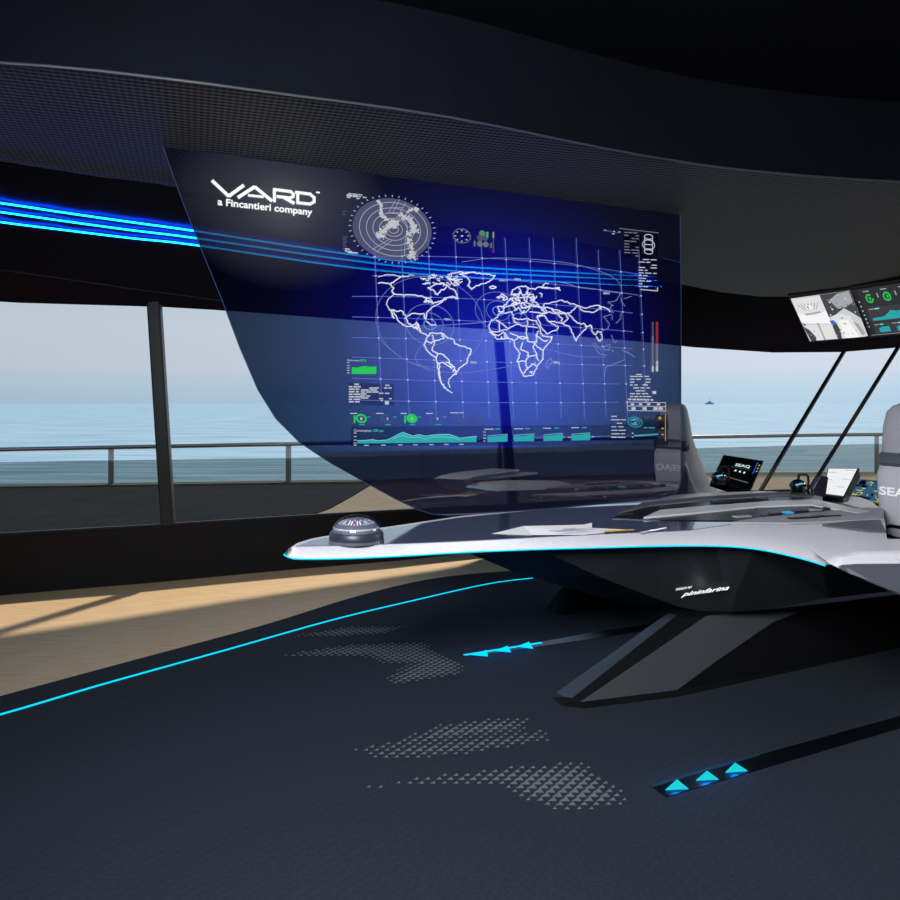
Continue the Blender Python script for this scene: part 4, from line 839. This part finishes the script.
# lower right instruments
bars(611, 414.5, 625, 439, 7, 0, 0, .7, 3, 8, 1); rib(tx, ell(634.5, 422, 7, 5, 24), .7, 3); rib(tx, ell(634.5, 422, 4.5, 3.2, 20), .5, 3)
for k in range(6): rib(tx, [(632+random.uniform(-2, 5), 419+k), (634+random.uniform(0, 4), 419+k)], .6, 8)
tx.face([onp(x, y, .004) for x, y in ((643, 416), (668, 414), (668, 429), (643, 430))], 7); bars(643.5, 415.5, 655, 419, 2, 4, 0, .9); bars(643.5, 427, 655, 428.5, 1, 3, 0, 1)
rect(tx, 631.3, 432.5, 632.6, 433.8, 0); rect(tx, 631.3, 436.5, 632.6, 437.8, 0); rib(tx, [(634, 435.6), (657, 434.2)], 1.6, 3)
rect(tx, 664.5, 414, 665.1, 441, 5); tx.face([onp(x, y, .008) for x, y in ell(659, 418, 1.6, 1.5, 12)[:-1]], 5); rect(tx, 661, 428, 663, 428.8, 0); rect(tx, 661, 434, 663, 434.8, 0)
tx.build('instrument_graphics', [E_txt, E_greyt, E_green, E_teal, emit('g_dim', (80, 88, 110), .8), E_yel, E_red, glass('g_panel', (.62, .62, .62), 0), E_tealL, emit('g_sage', (95, 135, 110), .9)], disp)

# ================================================================ overhead monitors on the fascia
def monitor(label, quad, deco):
    a, b_, d = [surf(x, y, 0)[0] for x, y in (quad[0], quad[1], quad[3])]
    nn = (b_-a).cross(d-a).normalized(); nn = nn if nn.y < 0 else -nn
    a, b_, d = a+nn*.04, b_+nn*.04, d+nn*.04
    pl = (a, nn); A_, B_, C_, D_ = [ray_plane(x, y, pl) for x, y in quad]
    e = empty('overhead_monitor', (A_+C_)/2, label, 'monitor', 'overhead monitors')
    def at(s, t, k=.004): return (A_.lerp(B_, s)).lerp(D_.lerp(C_, s), t)+nn*k
    MB().prism([at(-.03, -.06, 0), at(1.012, -.04, 0), at(1.012, 1.04, 0), at(-.03, 1.06, 0)], -nn*.035).build('casing', M_blackm, e)
    deco(e, at)
def deco_ship(e, at):
    mats = [emit('m_light', (225, 225, 226)), emit('m_mid', (165, 166, 170)), emit('m_dark', (70, 72, 76)), emit('m_white', (246, 246, 246)), emit('m_blue', (70, 110, 185)), emit('m_darker', (40, 42, 46))]
    MB().face([at(0, 0), at(1, 0), at(1, 1), at(0, 1)]).build('screen', emit('m_back', (205, 206, 208)), e)
    m = MB()
    def pg_(pts, mi, k=.006): m.face([at(s, t, k) for s, t in pts], mi)
    pg_([(.5, .0), (1, 0), (1, .55), (.93, .45), (.8, .3), (.62, .42), (.5, .45)], 2); pg_([(.62, .12), (.78, .02), (.98, .0), (.98, .2), (.85, .28), (.7, .3)], 1, .007)
    pg_([(.0, .02), (.5, .02), (.5, .3), (.28, .42), (0, .3)], 0, .007); pg_([(.0, .3), (.28, .38), (.5, .3), (.5, .6), (0, .52)], 3, .008)
    for k in range(7): pg_([(.06+k*.06, .12), (.08+k*.06, .12), (.17+k*.03, .26), (.16+k*.03, .26)], 1, .009)
    pg_([(.12, .32), (.4, .3), (.42, .33), (.13, .36)], 1, .009); pg_([(.2, .16), (.3, .16), (.3, .24), (.2, .24)], 3, .01); pg_([(.22, .17), (.24, .17), (.24, .22), (.22, .22)], 2, .011)
    pg_([(.0, .56), (.5, .62), (.48, .85), (.5, 1), (0, 1)], 0, .0075); pg_([(.0, .6), (.08, .7), (.14, .9), (.12, 1), (.02, 1)], 2, .008); pg_([(.26, .55), (.29, .55), (.29, 1), (.26, 1)], 1, .009)
    pg_([(.52, .5), (.6, .42), (.72, .4), (.84, .5), (.96, 1), (.56, 1), (.54, .75)], 0, .008); pg_([(.63, .55), (.79, .55), (.86, 1), (.64, 1)], 3, .009); pg_([(.5, .6), (.58, .56), (.6, .78), (.57, 1), (.5, 1)], 2, .0095); pg_([(.86, .6), (.93, .66), (.98, .9), (.92, .98)], 1, .0095)
    pg_([(.49, .52), (.56, .52), (.58, .62), (.5, .62)], 4, .011); pg_([(.02, .5), (.07, .56), (.02, .6)], 4, .011)
    for k in range(60):
        s, t = random.uniform(.5, .97), random.uniform(.05, .95); q = random.uniform(.008, .025); pg_([(s, t), (s+q, t+q*.4), (s+q*.8, t+q*1.5), (s-q*.2, t+q)], random.choice([0, 1, 2, 3, 3, 5]), .012)
    for k in range(16):
        s, t = random.uniform(.02, .16), random.uniform(.65, .97); q = random.uniform(.008, .02); pg_([(s, t), (s+q, t), (s+q, t+q*1.5), (s, t+q)], random.choice([1, 5, 2]), .012)
    m.build('screen_graphics', mats, e)
def deco_gauge(e, at):
    mats = [emit('n_panel', (62, 64, 67)), E_green, E_teal, E_tealL, emit('n_text', (165, 168, 172)), emit('n_side', (40, 42, 46))]
    MB().face([at(0, 0), at(1, 0), at(1, 1), at(0, 1)]).build('screen', emit('n_back', (50, 52, 56)), e); m = MB()
    def pg_(pts, mi, k=.006): m.face([at(s, t, k) for s, t in pts], mi)
    pg_([(0, 0), (.07, 0), (.07, 1), (0, 1)], 5)
    for k in range(7): pg_([(.025, .2+k*.09), (.045, .2+k*.09), (.045, .235+k*.09), (.025, .235+k*.09)], 4 if k != 4 else 3, .008)
    for i, s in enumerate((.2, .45, .7)):
        for k in range(14):
            a, b_ = 2*math.pi*k/14, 2*math.pi*(k+1)/14
            if i == 1 or k < 12 : pg_([(s+.055*math.cos(a), .18+.085*math.sin(a)), (s+.055*math.cos(b_), .18+.085*math.sin(b_)), (s+.036*math.cos(b_), .18+.055*math.sin(b_)), (s+.036*math.cos(a), .18+.055*math.sin(a))], 1, .008)
        pg_([(s-.01, .15), (s+.03, .16), (s+.0, .23)], 1, .008); pg_([(s+.12, .1), (s+.135, .1), (s+.135, .18), (s+.12, .18)], 4, .008); pg_([(s-.06, .04), (s+.03, .04), (s+.03, .055), (s-.06, .055)], 4, .008)
    pg_([(.1, .35), (.97, .35), (.97, .66), (.1, .66)], 0, .007); pg_([(.13, .375), (.2, .375), (.2, .39), (.13, .39)], 4, .008); pg_([(.21, .37), (.28, .37), (.28, .395), (.21, .395)], 3, .008)
    wv_ = [(.13, .58), (.2, .565), (.3, .56), (.37, .5), (.42, .44), (.5, .47), (.6, .46), (.7, .45), (.8, .5), (.95, .48)]
    for p, q in zip(wv_, wv_[1:]): pg_([p, q, (q[0], .63), (p[0], .63)], 2, .008)
    for s in (.12, .37, .62):
        pg_([(s-.01, .69), (s+.22, .69), (s+.22, .95), (s-.01, .95)], 0, .007); pg_([(s+.05, .82), (s+.1, .79), (s+.2, .78), (s+.2, .92), (s+.05, .92)], 2, .008); pg_([(s, .72), (s+.07, .72), (s+.07, .735), (s, .735)], 4, .008); pg_([(s+.08, .715), (s+.13, .715), (s+.13, .74), (s+.08, .74)], 3, .008)
    pg_([(.02, .975), (.95, .975), (.95, .985), (.02, .985)], 4, .008)
    m.build('screen_graphics', mats, e)
monitor('overhead monitor showing a pale ship deck drawing, left of the pair', ((790.7, 298.3), (850, 290), (868, 335.7), (810, 340.6)), deco_ship)
monitor('overhead monitor showing green gauges and teal graphs, right of the pair', ((852.5, 289.7), (925, 279), (945, 329), (870.5, 335.5)), deco_gauge)
